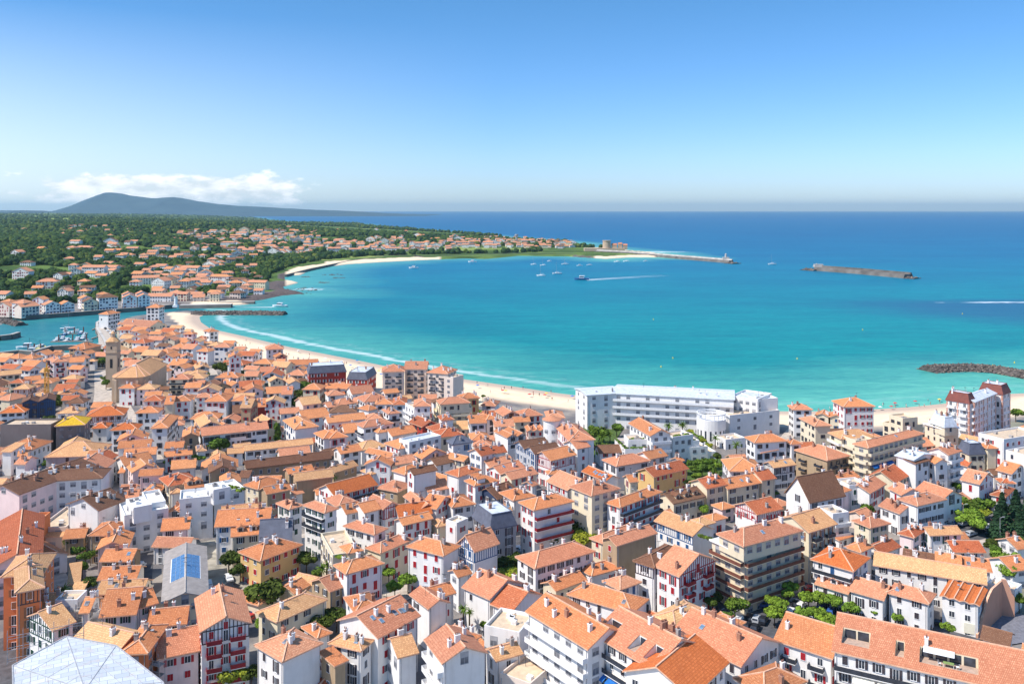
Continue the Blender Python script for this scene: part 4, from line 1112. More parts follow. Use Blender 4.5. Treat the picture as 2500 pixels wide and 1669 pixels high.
def fan_mesh(name, X, Y, Z, attrs, keep=None):
    nr, nc = X.shape
    co_ = np.stack([X, Y, Z], -1).reshape(-1, 3).astype(np.float32)
    i = np.arange(nr*nc).reshape(nr, nc)
    q = np.stack([i[:-1, :-1], i[:-1, 1:], i[1:, 1:], i[1:, :-1]], -1).reshape(-1, 4)
    if keep is not None:
        k = keep[:-1, :-1] | keep[1:, 1:] | keep[1:, :-1] | keep[:-1, 1:]; q = q[k.ravel()]
    me = fast_mesh(name, co_, q)
    for an, A in attrs.items():
        at = me.attributes.new(an, 'FLOAT_COLOR', 'POINT'); arr = np.ones((nr*nc, 4), np.float32); arr[:, :A.shape[-1]] = A.reshape(nr*nc, -1); at.data.foreach_set('color', arr.ravel())
    me.polygons.foreach_set('use_smooth', [True]*len(me.polygons)); return me
def fast_mesh(name, V, Fc):
    me = bpy.data.meshes.new(name); k = Fc.shape[1]
    me.vertices.add(len(V)); me.vertices.foreach_set('co', np.ascontiguousarray(V, np.float32).ravel())
    me.loops.add(Fc.size); me.loops.foreach_set('vertex_index', np.ascontiguousarray(Fc, np.int32).ravel())
    me.polygons.add(len(Fc)); me.polygons.foreach_set('loop_start', np.arange(0, Fc.size, k, dtype=np.int32)); me.polygons.foreach_set('loop_total', np.full(len(Fc), k, np.int32))
    me.update(calc_edges=True); return me
us = np.linspace(-1.5, 1.5, 720); Ds = np.geomspace(50, 45000, 620)
GX, GY = grid(us, Ds)
GZ, GS, GH = height(GX, GY)
_l0, _l1 = math.log(Ds[0]), math.log(Ds[-1])
def gh(X, Y):
    X = np.asarray(X, float); Y = np.asarray(Y, float)
    fj = np.clip((X/Y-us[0])/(us[-1]-us[0])*(len(us)-1), 0, len(us)-1.001); fi = np.clip((np.log(Y)-_l0)/(_l1-_l0)*(len(Ds)-1), 0, len(Ds)-1.001)
    i, j = fi.astype(int), fj.astype(int); a, b_ = fi-i, fj-j
    def q(G): return (G[i, j]*(1-a)+G[i+1, j]*a)*(1-b_)+(G[i, j+1]*(1-a)+G[i+1, j+1]*a)*b_
    return q(GZ), q(GS), q(GH)
def ray(px, py, D0=800, D1=9000):
    D = np.geomspace(D0, D1, 500); zr = HC-(py-HY)*D/F; z, s_, h_ = gh((px-CX)/F*D, D); k = np.nonzero(z >= zr)[0]
    if not len(k): return None
    k = k[0]; return (px-CX)/F*D[k], D[k], z[k], s_[k]
sand = np.where((GY < 700) & (GX > -330), sm(62, 50, GS), 0.)
sand = np.maximum(sand, ((GY < 900) & (GX > -400) & ~inside(TOWN, GX, GY) & (CX+F*GX/GY < 1180) & (CX+F*GX/GY > 440) & (GS > -30) & (GY > 440) & ((HY+F*103/GY) > 765))*1.)
SANDP = world([(441, 742), (512, 731), (604, 735), (622, 742)], 0); sand = np.maximum(sand, inside(SANDP, GX, GY)*1.)
BE2 = world([(485, 788), (470, 765), (420, 757), (405, 762), (440, 790)], 0); sand = np.maximum(sand, inside(BE2, GX, GY)*1.)
py_ = HY+F*103/GY; px_ = CX+F*GX/GY
farb = (GY > 1100) & (GS < np.where((px_ > 790) & (px_ < 1035), 62, 30)) & (GS > -30) & (((px_ > 697) & (px_ < 1075)) | ((px_ > 1180) & (px_ < 1275) & (GY > 2000)) | ((px_ > 1455) & (px_ < 1600)))
sand = np.maximum(sand, farb*1.)
rock = np.where((GY > 700) & (GS < 12) & (sand < .5) & ((GY < 1500) | (px_ > 1400)), 1., 0.)
rock = np.maximum(rock, ((px_ > 500) & (px_ < 760) & (py_ > 690) & (py_ < 742) & (GH < 8) & (GS < 30) & (sand < .5))*1.)
hillz = np.maximum(sm(0, 25, GH), ((GY > 1000) & (sand < .5) & (rock < .5))*1.)
PARK = world([(2372, 1318), (2440, 1290), (2700, 1260), (2700, 1560), (2520, 1500), (2470, 1490), (2430, 1340)], 0)
PARK2 = world([(2440, 1030), (2700, 1020), (2700, 1060), (2480, 1060)], 0)
green = (inside(PARK, GX, GY) | inside(PARK2, GX, GY))*1.
me = fan_mesh('ground', GX, GY, GZ, {'zone': np.stack([sand, hillz, rock], -1), 'zone2': np.stack([green, green*0, green*0], -1)})
m, t, b = newmat('land')
at = t.nodes.new('ShaderNodeAttribute'); at.attribute_name = 'zone'; sp = t.nodes.new('ShaderNodeSeparateColor'); t.links.new(at.outputs['Color'], sp.inputs[0])
at2 = t.nodes.new('ShaderNodeAttribute'); at2.attribute_name = 'zone2'
P = geo(t)
n1 = noise(t, .25, P, 6, .65); n2 = noise(t, .0045, P, 3, .5); n3 = noise(t, .012, P, 5, .6); n4 = noise(t, 1.2, P, 4)
urb = mix(mrange(noise(t, .08, P, 4), .4, .62, nt=t), (.17, .16, .165), (.34, .30, .26), nt=t)
urb = mix(mrange(n4, .3, .7, 0, .3, nt=t), urb, (.09, .09, .09), nt=t)
grs = mix(mrange(n1, .35, .65, nt=t), (.10, .17, .03), (.22, .28, .06), nt=t)
fld = mix(mrange(n3, .40, .60, nt=t), (.045, .085, .02), (.13, .20, .045), nt=t)
fld = mix(mrange(n2, .57, .60, nt=t), fld, (.24, .30, .08), nt=t)
snd = mix(mrange(n1, .3, .7, nt=t), (.80, .60, .40), (.92, .74, .53), nt=t)
vz = t.nodes.new('ShaderNodeSeparateXYZ'); t.links.new(P, vz.inputs[0])
snd = mix(mrange(vz.outputs[2], -1.9, -2.6, nt=t), snd, (.52, .40, .31), nt=t)
rck = mix(mrange(noise(t, .3, P, 6, .7), .3, .7, nt=t), (.05, .045, .05), (.20, .15, .13), nt=t)
c_ = mix(at2.outputs['Color'], urb, grs, nt=t)
c_ = mix(sp.outputs[1], c_, fld, nt=t); c_ = mix(sp.outputs[2], c_, rck, nt=t); c_ = mix(sp.outputs[0], c_, snd, nt=t)
t.links.new(c_, b.inputs['Base Color']); b.inputs['Roughness'].default_value = .95; b.inputs['Specular IOR Level'].default_value = .1
me.materials.append(m); tag(ob('ground', me), kind='structure')
# sea: colour follows depth and bottom
us2 = np.linspace(-1.4, 1.4, 480); Ds2 = np.geomspace(330, 40500, 420)
WX, WY = grid(us2, Ds2); WS = -sdist(WX, WY)
sh_ = np.clip(WS/400, -1, 1)
me = fan_mesh('sea', WX, WY, np.full(WX.shape, -3.), {'shore': np.stack([np.clip((WS+50)/1000, 0, 1), ((WX < -318) & (WY < 1050) & (WX/WY < -.352))*1., WX*0], -1)}, keep=WS > -60)
m, t, b = newmat('sea water')
at = t.nodes.new('ShaderNodeAttribute'); at.attribute_name = 'shore'; sp = t.nodes.new('ShaderNodeSeparateColor'); t.links.new(at.outputs['Color'], sp.inputs[0])
sh = mth('MULTIPLY', mth('SUBTRACT', sp.outputs[0], .05, nt=t), 1000., nt=t)   # metres off the shore
P = geo(t); xyz = t.nodes.new('ShaderNodeSeparateXYZ'); t.links.new(P, xyz.inputs[0])
cr = t.nodes.new('ShaderNodeValToRGB'); cr.color_ramp.interpolation = 'B_SPLINE'
lg = mth('LOGARITHM', mth('MAXIMUM', xyz.outputs[1], 300., nt=t), 10., nt=t)
t.links.new(mrange(lg, 2.6, 4.4, nt=t), cr.inputs[0])
els = [(2.6, SEA[0]), (2.85, SEA[1]), (3.1, SEA[2]), (3.3, SEA[3]), (3.6, SEA[4]), (4.4, SEA[5])]
while len(cr.color_ramp.elements) < 6: cr.color_ramp.elements.new(.5)
for e, (p, c) in zip(cr.color_ramp.elements, els): e.position = (p-2.6)/1.8; e.color = (*c, 1)
mp = t.nodes.new('ShaderNodeMapping'); mp.inputs['Scale'].default_value = (.0022, .006, 1); t.links.new(P, mp.inputs[0])
pat = noise(t, 1., mp.outputs[0], 6, .6)
wob = mth('ADD', sh, mth('MULTIPLY', mth('SUBTRACT', pat, .5, nt=t), 70., nt=t), nt=t)
riv = sp.outputs[1]; calm = mth('SUBTRACT', 1., riv, nt=t)
rgt = mrange(xyz.outputs[0], 40, 200, .55, 1., nt=t)
cc = mix(mth('MULTIPLY', mth('MULTIPLY', mrange(wob, 5, 125, .95, 0, nt=t), rgt, nt=t), calm, nt=t), cr.outputs[0], SEASH, nt=t)
cc = mix(riv, cc, (.05, .27, .27), nt=t)
cc = mix(mrange(pat, .42, .60, 0, .6, nt=t), cc, mix(1.0, cc, (.50, .72, .86), nt=t, t='MULTIPLY'), nt=t)
mp3 = t.nodes.new('ShaderNodeMapping'); mp3.inputs['Scale'].default_value = (.10, .35, 1); mp3.inputs['Rotation'].default_value = (0, 0, R(12)); t.links.new(P, mp3.inputs[0])
rip = noise(t, 1.0, mp3.outputs[0], 5, .7)
cc = mix(mrange(rip, .40, .60, 0, .6, nt=t), cc, mix(1.0, cc, (.48, .66, .78), nt=t, t='MULTIPLY'), nt=t)
cc = mix(mrange(rip, .38, .26, 0, .5, nt=t), cc, (.25, .62, .66), nt=t)
mp4 = t.nodes.new('ShaderNodeMapping'); mp4.inputs['Scale'].default_value = (.012, .075, 1); mp4.inputs['Rotation'].default_value = (0, 0, R(-9)); t.links.new(P, mp4.inputs[0])
swl = noise(t, 1.0, mp4.outputs[0], 6, .72)
cc = mix(mrange(swl, .42, .60, 0, .55, nt=t), cc, mix(1.0, cc, (.40, .62, .76), nt=t, t='MULTIPLY'), nt=t)
# dark reef on the right
def blob(cx, cy, rx, ry):
    dx = mth('DIVIDE', mth('SUBTRACT', xyz.outputs[0], cx, nt=t), rx, nt=t); dy = mth('DIVIDE', mth('SUBTRACT', xyz.outputs[1], cy, nt=t), ry, nt=t)
    return mth('SUBTRACT', 1., mth('ADD', mth('MULTIPLY', dx, dx, nt=t), mth('MULTIPLY', dy, dy, nt=t), nt=t), nt=t)
r1 = gp(2500, 762, -3); rb_ = mrange(mth('ADD', blob(r1[0]+60, r1[1], 300, 150), mth('MULTIPLY', mth('SUBTRACT', pat, .5, nt=t), 2.5, nt=t), nt=t), .1, .9, 0, .6, nt=t)
cc = mix(rb_, cc, (.02, .08, .20), nt=t)
# foam: swash on the beach, surf on the reef
mp2 = t.nodes.new('ShaderNodeMapping'); mp2.inputs['Scale'].default_value = (.035, .15, 1); t.links.new(P, mp2.inputs[0])
fn = noise(t, 1.0, mp2.outputs[0], 6, .65)
near_ = mth('MULTIPLY', mth('MULTIPLY', mrange(xyz.outputs[1], 950, 850, nt=t), calm, nt=t), mrange(xyz.outputs[0], -60, 100, .5, .06, nt=t), nt=t)
f1 = mrange(mth('ADD', mth('ABSOLUTE', mth('SUBTRACT', mth('ADD', sh, mth('MULTIPLY', mth('SUBTRACT', fn, .5, nt=t), 26., nt=t), nt=t), 5., nt=t), nt=t), 0., nt=t), 5.0, 1.5, nt=t)
f1b = mrange(mth('ABSOLUTE', mth('SUBTRACT', mth('ADD', sh, mth('MULTIPLY', mth('SUBTRACT', fn, .5, nt=t), 60., nt=t), nt=t), 19., nt=t), nt=t), 2.2, .2, 0, .35, nt=t)
r2 = gp(2470, 738, -3); f2 = mrange(mth('ADD', blob(r2[0]+30, r2[1], 110, 9), mth('MULTIPLY', mth('SUBTRACT', fn, .5, nt=t), 5., nt=t), nt=t), .3, 1., nt=t)
r3 = gp(1590, 618, -3); f3 = mrange(mth('ADD', blob(r3[0], r3[1]+60, 140, 50), mth('MULTIPLY', mth('SUBTRACT', fn, .5, nt=t), 5., nt=t), nt=t), .6, 1.2, nt=t)
r4 = gp(770, 706, -3); f4 = mrange(mth('ADD', blob(r4[0], r4[1], 40, 30), mth('MULTIPLY', mth('SUBTRACT', fn, .5, nt=t), 6., nt=t), nt=t), .9, 1.4, nt=t)
foam = mth('MAXIMUM', mth('MULTIPLY', mth('MAXIMUM', f1, f1b, nt=t), near_, nt=t), mth('MAXIMUM', f2, mth('MAXIMUM', f3, f4, nt=t), nt=t), nt=t)
cc = mix(foam, cc, (.85, .88, .88), nt=t)
t.links.new(cc, b.inputs['Base Color'])
b.inputs['Roughness'].default_value = .35; b.inputs['IOR'].default_value = 1.33; b.inputs['Specular IOR Level'].default_value = .06
bump(t, b, rip, .35, 1.0)
me.materials.append(m); tag(ob('sea', me), kind='structure')
# far mountain
prof = d2((60, 496), (100, 492), (150, 487), (185, 470), (215, 455), (238, 445), (252, 440), (270, 445), (300, 449), (330, 453), (350, 454), (400, 452), (430, 459), (480, 466), (530, 471), (600, 474), (640, 477), (700, 480), (760, 482), (820, 485), (880, 489), (940, 491), (990, 492.3))
DM = 14500.
mx = np.array([(x-CX)/F*DM for x, y in prof]); mz = np.array([HC-(y-HY)*DM/F for x, y in prof]); mz = np.maximum(mz, 0)
X1 = np.linspace(mx[0]-6000, mx[-1]+300, 420); Y1 = np.linspace(12300, 19500, 90); MX, MY = np.meshgrid(X1, Y1)
ridge = np.interp(MX, mx, mz, left=85, right=0)
gsn = np.exp(-((MY-DM)/np.where(MY < DM, 1000, 2200))**2)
MZ = ridge*gsn*(1-.10*(1-gsn)*(1+vnoise(MX, MY, 500, 4)))+gsn*6*vnoise(MX, MY, 140, 5)*(ridge > 20)-5
me = fan_mesh('mountain', MX, MY, MZ, {})
m, t, b = newmat('heath with painted haze'); P = geo(t)
t.links.new(mix(mrange(noise(t, .004, P, 6, .6), .35, .65, nt=t), (.012, .045, .075), (.035, .075, .095), nt=t), b.inputs['Base Color']); b.inputs['Roughness'].default_value = 1  # distance haze painted into the colour: green heath shifted to blue
me.materials.append(m); tag(ob('mountain', me), kind='structure')
# ---------------------------------------------------------------- streets
def sheet(name, poly, z, mat, z0=0.):
    b = MB(); b.face([(*gp(x, y, z0)[:2], z) for x, y in poly], mat); me = b.mesh(name)
    o = ob(name, me); 
    if me.polygons[0].normal.z < 0: me.flip_normals()
    return o
asph = flat('asphalt', (.105, .105, .115), .9, .18, .6); pave = flat('pale paving', (.52, .45, .38), .9, .14, .5); paint = flat('road paint', (.78, .78, .76), .7, .05)
STREETS = []
def street(pts, wd, mat=asph, z=.04, name='road'):
    W_ = [Vector(gp(x, y)[:2]) for x, y in pts]; STREETS.append((np.array([tuple(p) for p in W_]), wd/2+.8))
    b = MB()
    for a_, c_ in zip(W_, W_[1:]):
        n_ = (c_-a_).normalized(); n_ = Vector((-n_.y, n_.x))*wd/2
        b.face([(*(a_-n_), z), (*(c_-n_), z), (*(c_+n_), z), (*(a_+n_), z)][::1], mat)
        z += .004
    me = b.mesh(name); 
    for p in me.polygons:
        if p.normal.z < 0: p.flip()
    tag(ob(name, me), kind='structure')
street([(262, 1100), (270, 1170), (272, 1249), (283, 1300), (310, 1345)], 9, pave, .05)
street([(250, 905), (253, 960), (247, 1010)], 9, pave, .06, 'pavement')
street([(300, 985), (330, 1040), (372, 1110), (385, 1130)], 6, pave, .07)
street([(514, 900), (526, 935), (548, 965)], 6, pave, .08)
street([(730, 1305), (775, 1350), (850, 1400), (940, 1430)], 8, pave, .09)
street([(345, 1380), (340, 1440), (350, 1460)], 6, asph, .10)
street([(1560, 1480), (1600, 1500), (1660, 1520)], 6, pave, .12)
street([(1255, 1310), (1265, 1345), (1300, 1380)], 7, asph, .13)
street([(2190, 1345), (2300, 1325), (2420, 1290), (2560, 1250)], 13, asph, .14)
street([(2255, 1330), (2262, 1370), (2270, 1410)], 6, asph, .15)
street([(2380, 1330), (2450, 1312), (2560, 1285)], 3.5, pave, .18, 'path')
street([(1690, 1500), (1800, 1470), (1985, 1408), (2030, 1400)], 12, asph, .16)
street([(1630, 1340), (1660, 1375), (1700, 1400)], 6, asph, .19)
street([(262, 868), (262, 850), (258, 815), (250, 800), (262, 786)], 11, pave, .2, 'quay_street')
street([(0, 1560), (28, 1600), (60, 1660), (80, 1720)], 9, asph, .21)
AREAS = []
def area(name, poly, z, mat):
    AREAS.append(world(poly, 0)); tag(sheet(name, poly, z, mat), kind='structure')
area('car_park', [(1745, 1520), (1752, 1460), (1770, 1440), (1970, 1418), (2085, 1495), (2160, 1530), (2265, 1545), (2285, 1510), (2390, 1510), (2400, 1560), (2150, 1640), (1900, 1640), (1820, 1560)], .24, asph)
area('plaza', [(925, 1400), (935, 1455), (985, 1470), (1080, 1425), (1075, 1405), (1000, 1390)], .26, pave)
area('courtyard', [(462, 1330), (525, 1318), (622, 1440), (600, 1465), (520, 1462)], .28, flat('worn concrete', (.38, .35, .29), .9, .2, .3))
area('court_floor', [(2385, 1560), (2440, 1500), (2475, 1500), (2540, 1510), (2560, 1560), (2440, 1580)], .30, flat('court asphalt', (.20, .20, .23), .9))
area('yard', [(125, 1395), (160, 1400), (185, 1440), (150, 1470), (120, 1420)], .32, pave)
area('promenade', [(1930, 1040), (1960, 1028), (1935, 1075), (1890, 1085)], .3, pave)
area('garden', [(1420, 1045), (1520, 1050), (1480, 1110), (1440, 1120), (1405, 1090)], .31, flat('garden grass', (.08, .13, .03), .95))
area('garden', [(1670, 1130), (1760, 1110), (1765, 1160), (1700, 1190), (1665, 1180)], .33, flat('garden grass', (.08, .13, .03), .95))
AREAS.append(world([(1700, 1050), (1800, 1080), (1830, 1110), (1740, 1130), (1690, 1100)], 0)); AREAS.append(PARK)
b = MB()
for i, (x, y, a_) in enumerate([(1772+3.2*k, 1455-.6*k, 0) for k in range(10)]+[(1838+5*k, 1452+2.2*k, 0) for k in range(7)]):
    p = gp(x, y); c_, s_ = math.cos(.45), math.sin(.45); b.box(-.25, .25, -1.6, 1.6, .262, .266, paint, lambda X, Y, Z: (p[0]+X*c_-Y*s_, p[1]+X*s_+Y*c_, Z))
tag(ob('crossing_stripes', b.mesh('crossing_stripes')), kind='structure')
b = MB()
for k in range(18):
    a_ = gp(1762+15*k, 1489-5.1*k); q = gp(1768+15*k, 1487-5.1*k); b.bar((*a_[:2], .21), (*q[:2], .21), .08, paint)
tag(ob('lane_markings', b.mesh('lane_markings')), kind='structure')
# ---------------------------------------------------------------- catalogued buildings
LAND.append((300, 920, 'the stone church'))
run_records(DATA)
# ---------------------------------------------------------------- special buildings
stone = stucco('weathered sandstone', (.56, .43, .31), .6)
def poly_prism(b, pts, z0, z1, m, top=True):
    n = len(pts)
    for i in range(n):
        j = (i+1) % n; b.face([(*pts[i], z0), (*pts[j], z0), (*pts[j], z1), (*pts[i], z1)], m)
    if top: b.face([(*p, z1) for p in pts], m)
# church with polygonal apse and tower
A_ = gp(*cp('K', 1560, 1185), 13); B_ = gp(*cp('K', 1890, 1190), 13)
ch = empty('church', ((A_[0]+B_[0])/2, A_[1], 0), R(4)); tag(ch, 'large stone church with polygonal apse and broad pale tiled roof', 'church')
wa = (B_[0]-A_[0]); hw = wa/2
fp = [(-hw, 0), (hw, 0), (hw+3.5, 3), (hw+5, 8), (hw+3.5, 46), (-hw-2.5, 46), (-hw-4, 8), (-hw-2.5, 3)]; fp = [(x*.84, y*.8) for x, y in fp]
b = MB(); poly_prism(b, fp, -1, 13, stone, False)
for x, y in fp[:4]+fp[-3:]: b.box(x-.6, x+.6, y-.8, y+.4, 0, 11.5, stone)
for i in range(5): b.box(-hw-3.9, -hw-3.0, 10+i*7, 12+i*7, 5, 10, darkp)
ob('wall', b.mesh('wall'), ch)
b = MB(); rm = roofm('l'); rid = ridgem('l')
apex = (.7, 10.5, 18.2); ap2 = (.7, 31, 18.2)
cx0, cy0 = 1, 17
ring = [(x+(x-cx0)*.05, y+(y-cy0)*.05, 12.9) for x, y in fp]
for i in range(len(ring)):
    p, q = ring[i], ring[(i+1) % len(ring)]
    if i in (3,): F_ = [p, q, ap2, apex]
    elif i in (5,): F_ = [p, q, apex, ap2]
    elif i == 4: F_ = [p, q, ap2]
    else: F_ = [p, q, apex]
    V = [Vector(v) for v in F_]; nn = (V[1]-V[0]).cross(V[2]-V[0]).normalized(); sl = (Vector((0, 0, 1))-nn*nn.z).normalized(); u = sl.cross(nn)
    b.face(F_, rm, [(v.dot(u), v.dot(sl)) for v in V]); b.bar(p, apex if i not in (4, 5) else ap2, .18, rid)
b.bar(apex, ap2, .22, rid)
b.box(apex[0]-.8, apex[0]+.8, 8.0, 9.2, 16.6, 17.8, whitep)
ob('roof', b.mesh('roof'), ch)
T_ = gp(*cp('K', 1700, 1050), 8)
tw = empty('bell_tower', (T_[0]+.5, 486, 0), R(6)); tag(tw, 'square stone bell tower with small tiled cap behind the church', 'bell tower')
b = MB(); b.box(-3, 3, -3, 3, -1, 25.2, stone, skip='b'); b.box(-3.3, 3.3, -3.3, 3.3, 19.4, 19.9, stone); b.box(-3.4, 3.4, -3.4, 3.4, 25.2, 25.6, stone)
for q in ((0, -3.02), (3.02, 0)):
    if q[0] == 0: b.box(-.7, .7, -3.06, -3, 11, 16, darkp); b.box(-.4, .4, -3.06, -3, 21.5, 23, darkp)
    else: b.box(3, 3.06, -.7, .7, 11, 16, darkp)
ob('wall', b.mesh('wall'), tw)
b = MB()
for i in range(8):
    a0, a1 = i*math.pi/4+.39, (i+1)*math.pi/4+.39; b.face([(3.9*math.cos(a0), 3.9*math.sin(a0), 25.7), (3.9*math.cos(a1), 3.9*math.sin(a1), 25.7), (1.3*math.cos(a1), 1.3*math.sin(a1), 28), (1.3*math.cos(a0), 1.3*math.sin(a0), 28)], rm, [(0, 0), (2, 0), (1.5, 3), (.5, 3)])
b.cyl(0, 0, 28, 30, 1.2, 1.2, stone, 8); b.cyl(0, 0, 30, 31.5, 1.4, .2, rm, 8); b.cyl(0, 0, 31.5, 33, .1, .05, darkp, 5)
ob('roof', b.mesh('roof'), tw)
RECTS.append((ch.location.x-1, ch.location.y+22, R(4), 12.5, 24, 13)); RECTS.append((tw.location.x, 486, 0, 3.5, 3.5, 25))
def round_tower(name, cr, x, y, ztop, r, h, roofc, label, cat, slots=False, ztop_z=None):
    p = gp(*cp(cr, x, y), h); o = empty(name, (p[0], p[1], 0)); tag(o, label, cat)
    b = MB(); b.cyl(0, 0, -1, h, r, r, wallm('w'), 28)
    ob('wall', b.mesh('wall'), o)
    n_ = 9 if slots else 5
    for i in range(n_*2):
        a_ = -math.pi*(i+.5)/(n_*2)
        wb_ = MB()
        if slots:
            if i % 2: continue
            wb_.box(-.35, .35, -.06, .02, h*.15, h*.55, glass); ob('window', wb_.mesh('window'), o, (r*math.cos(a_), r*math.sin(a_), 0), a_+math.pi/2)
        elif i % 3 == 1:
            for zz in range(3, int(h)-1, 4): ob('window', get_win('n', 'n', 1.5, 1.3), o, (r*math.cos(a_), r*math.sin(a_), zz), a_+math.pi/2)
    b = MB()
    if slots:
        for i in range(20):
            a_ = 2*math.pi*i/20; c, s = math.cos(a_)*r*.97, math.sin(a_)*r*.97; b.bar((c, s, h), (c, s, h+2.2), .13, whitep)
            a2 = 2*math.pi*(i+1)/20; b.bar((c, s, h+2.2), (math.cos(a2)*r*.97, math.sin(a2)*r*.97, h+2.2), .2, whitep); b.bar((c, s, h+1.1), (math.cos(a2)*r*.97, math.sin(a2)*r*.97, h+1.1), .06, whitep)
        ob('pergola_ring', b.mesh('pergola_ring'), o)
    else:
        for i in range(20):
            a0, a1 = 2*math.pi*i/20, 2*math.pi*(i+1)/20; R_ = r+.5; b.face([(R_*math.cos(a0), R_*math.sin(a0), h), (R_*math.cos(a1), R_*math.sin(a1), h), (0, 0, h+1.6)], roofm(roofc), [(0, 0), (1.6, 0), (.8, R_)])
        b.cyl(0, 0, h-.2, h, r+.5, r+.5, ridgem(roofc), 20, False); ob('roof', b.mesh('roof'), o)
    RECTS.append((p[0], p[1], 0, r, r, h))
round_tower('round_tower', 'H', 825, 185, 0, 3.4, 16, 'k', 'white round tower with shallow tiled cap near the beach', 'tower')
round_tower('drum_building', 'N', 1512, 545, 0, 6.2, 10, 'k', 'white drum-shaped pavilion with slot windows and ring pergola beside hotel', 'pavilion', True)
# near white metal roof under scaffolding
o = empty('metal_roofed_hall', (-76, 150, 0)); tag(o, 'pale metal sheet roof filling the bottom left corner', 'hall'); LAND.append((220, 1620, 'the pale metal roof'))
pts = [(-90, 155), (-85.7, 165.5), (-74.6, 162), (-60.7, 149.5), (-47, 128), (-74, 128)]
pts = [(x+76, y-150) for x, y in pts]
b = MB(); poly_prism(b, pts, 10, 17.6, wallm('g'), False); ob('wall', b.mesh('wall'), o)
m, t, bb = newmat('metal sheets'); V = tco(t)
br = t.nodes.new('ShaderNodeTexBrick'); mp = t.nodes.new('ShaderNodeMapping'); mp.inputs['Rotation'].default_value = (0, 0, R(-27)); t.links.new(V, mp.inputs[0]); t.links.new(mp.outputs[0], br.inputs[0])
br.inputs['Scale'].default_value = .5; br.inputs['Mortar Size'].default_value = .02; br.inputs['Brick Width'].default_value = 1.2; br.inputs['Row Height'].default_value = .75
br.inputs['Color1'].default_value = (.56, .59, .62, 1); br.inputs['Color2'].default_value = (.74, .76, .78, 1); br.inputs['Mortar'].default_value = (.3, .32, .36, 1)
nn_ = noise(t, .6, V, 3)
t.links.new(mix(mrange(nn_, .55, .7, 0, .5, nt=t), br.outputs[0], (.62, .50, .42), nt=t), bb.inputs['Base Color']); bb.inputs['Roughness'].default_value = .45; bb.inputs['Metallic'].default_value = .15
b = MB(); ap = (3.5, -4, 18.5)
rg_ = [(*p, 17.9) for p in pts]
for i in range(len(rg_)): b.face([rg_[i], rg_[(i+1) % len(rg_)], ap], m)
for i in range(len(rg_)):
    p, q = Vector(rg_[i]), Vector(rg_[(i+1) % len(rg_)]); A2 = Vector(ap); b.bar(p, A2, .07, greyp)
    for k in range(1, 4): s_ = k/4; b.bar(p.lerp(A2, s_), q.lerp(A2, s_), .035, greyp)
for i in range(len(rg_)): p, q = rg_[i], rg_[(i+1) % len(rg_)]; b.bar(p, q, .12, greyp)
me_ = b.mesh('roof'); 
for p in me_.polygons:
    if p.normal.z < -.3: p.flip()
ob('roof', me_, o); RECTS.append((-70, 146, R(-30), 18, 12, 17))
def scaffold(x0, y0, rz, w_, h0, h1, label, dp=1.6, deck=True):
    o = empty('scaffolding', (x0, y0, 0), rz); tag(o, label, 'scaffolding')
    b = MB(); n_ = max(2, int(w_/2.2)); lv = np.arange(h0, h1+.1, 2.1)
    for i in range(n_+1):
        x = -w_/2+i*w_/n_
        for y in (0, -dp): b.bar((x, y, h0), (x, y, h1+1), .045, greyp)
        for z in lv: b.bar((x, 0, z), (x, -dp, z), .035, greyp)
    ob('frame', b.mesh('frame'), o)
    for z in (lv[1:] if deck else []):
        d_ = MB(); d_.box(-w_/2, w_/2, -dp, 0, z-.04, z+.03, flat('scaffold board', (.42, .38, .33), .9)); ob('deck', d_.mesh('deck'), o)
    b = MB()
    for z in lv:
        for y in (-dp,): b.bar((-w_/2, y, z+1), (w_/2, y, z+1), .035, greyp); b.bar((-w_/2, y, z+.5), (w_/2, y, z+.5), .03, greyp)
    ob('guard_rail', b.mesh('guard_rail'), o)
p = gp(*cp('A', 790, 1165), 3); scaffold(p[0], p[1]-1, R(0), 7.5, 0, 11, 'grey scaffolding below the small tiled roof beside the green-shuttered house')
p = gp(*cp('A', 440, 700), 8); scaffold(p[0], p[1], R(-62), 14, 4, 12, 'grey scaffolding climbing the wall behind the salmon tower house')
p = gp(*cp('A', 400, 1270), 14); scaffold(p[0]+1, p[1]-1, R(28), 13, 14, 19, 'scaffold rail along the upper edge of the pale metal roof', 1.0, False)
p = gp(*cp('A', 1440, 1470), 6); scaffold(p[0], p[1], R(-20), 3.5, 0, 9, 'narrow scaffold tower beside the white house with closed red shutters')
# pelota court walls
p0 = gp(*cp('D', 1905, 1160)); p1 = gp(*cp('D', 2125, 950)); p2 = gp(*cp('D', 2245, 965))
o = empty('pelota_wall', (p1[0], p1[1], 0)); tag(o, 'tall salmon pelota court wall with stepped curving side', 'court wall'); LAND.append((2430, 1500, 'the pelota wall'))
pk = stucco('salmon render', (.60, .33, .23), .25)
def wallseg(b, a, c, prof_, th=.5):
    a = Vector(a[:2]); c = Vector(c[:2]); u = (c-a).normalized(); n_ = Vector((-u.y, u.x))*th/2; Lw = (c-a).length
    P_ = [(a+u*Lw*s, z) for s, z in prof_]
    for sg in (1, -1):
        pts = [(*(P_[0][0]+n_*sg), 0)]+[(*(q+n_*sg), z) for q, z in P_]+[(*(P_[-1][0]+n_*sg), 0)]
        b.face(pts if sg < 0 else pts[::-1], pk)
    for (q, z), (r_, z2) in zip(P_, P_[1:]): b.face([(*(q-n_), z), (*(r_-n_), z2), (*(r_+n_), z2), (*(q+n_), z)], ridgem('k'))
    for q, z in (P_[0], P_[-1]): b.face([(*(q-n_), 0), (*(q+n_), 0), (*(q+n_), z), (*(q-n_), z)], pk)
sub = lambda q: (q[0]-p1[0], q[1]-p1[1])
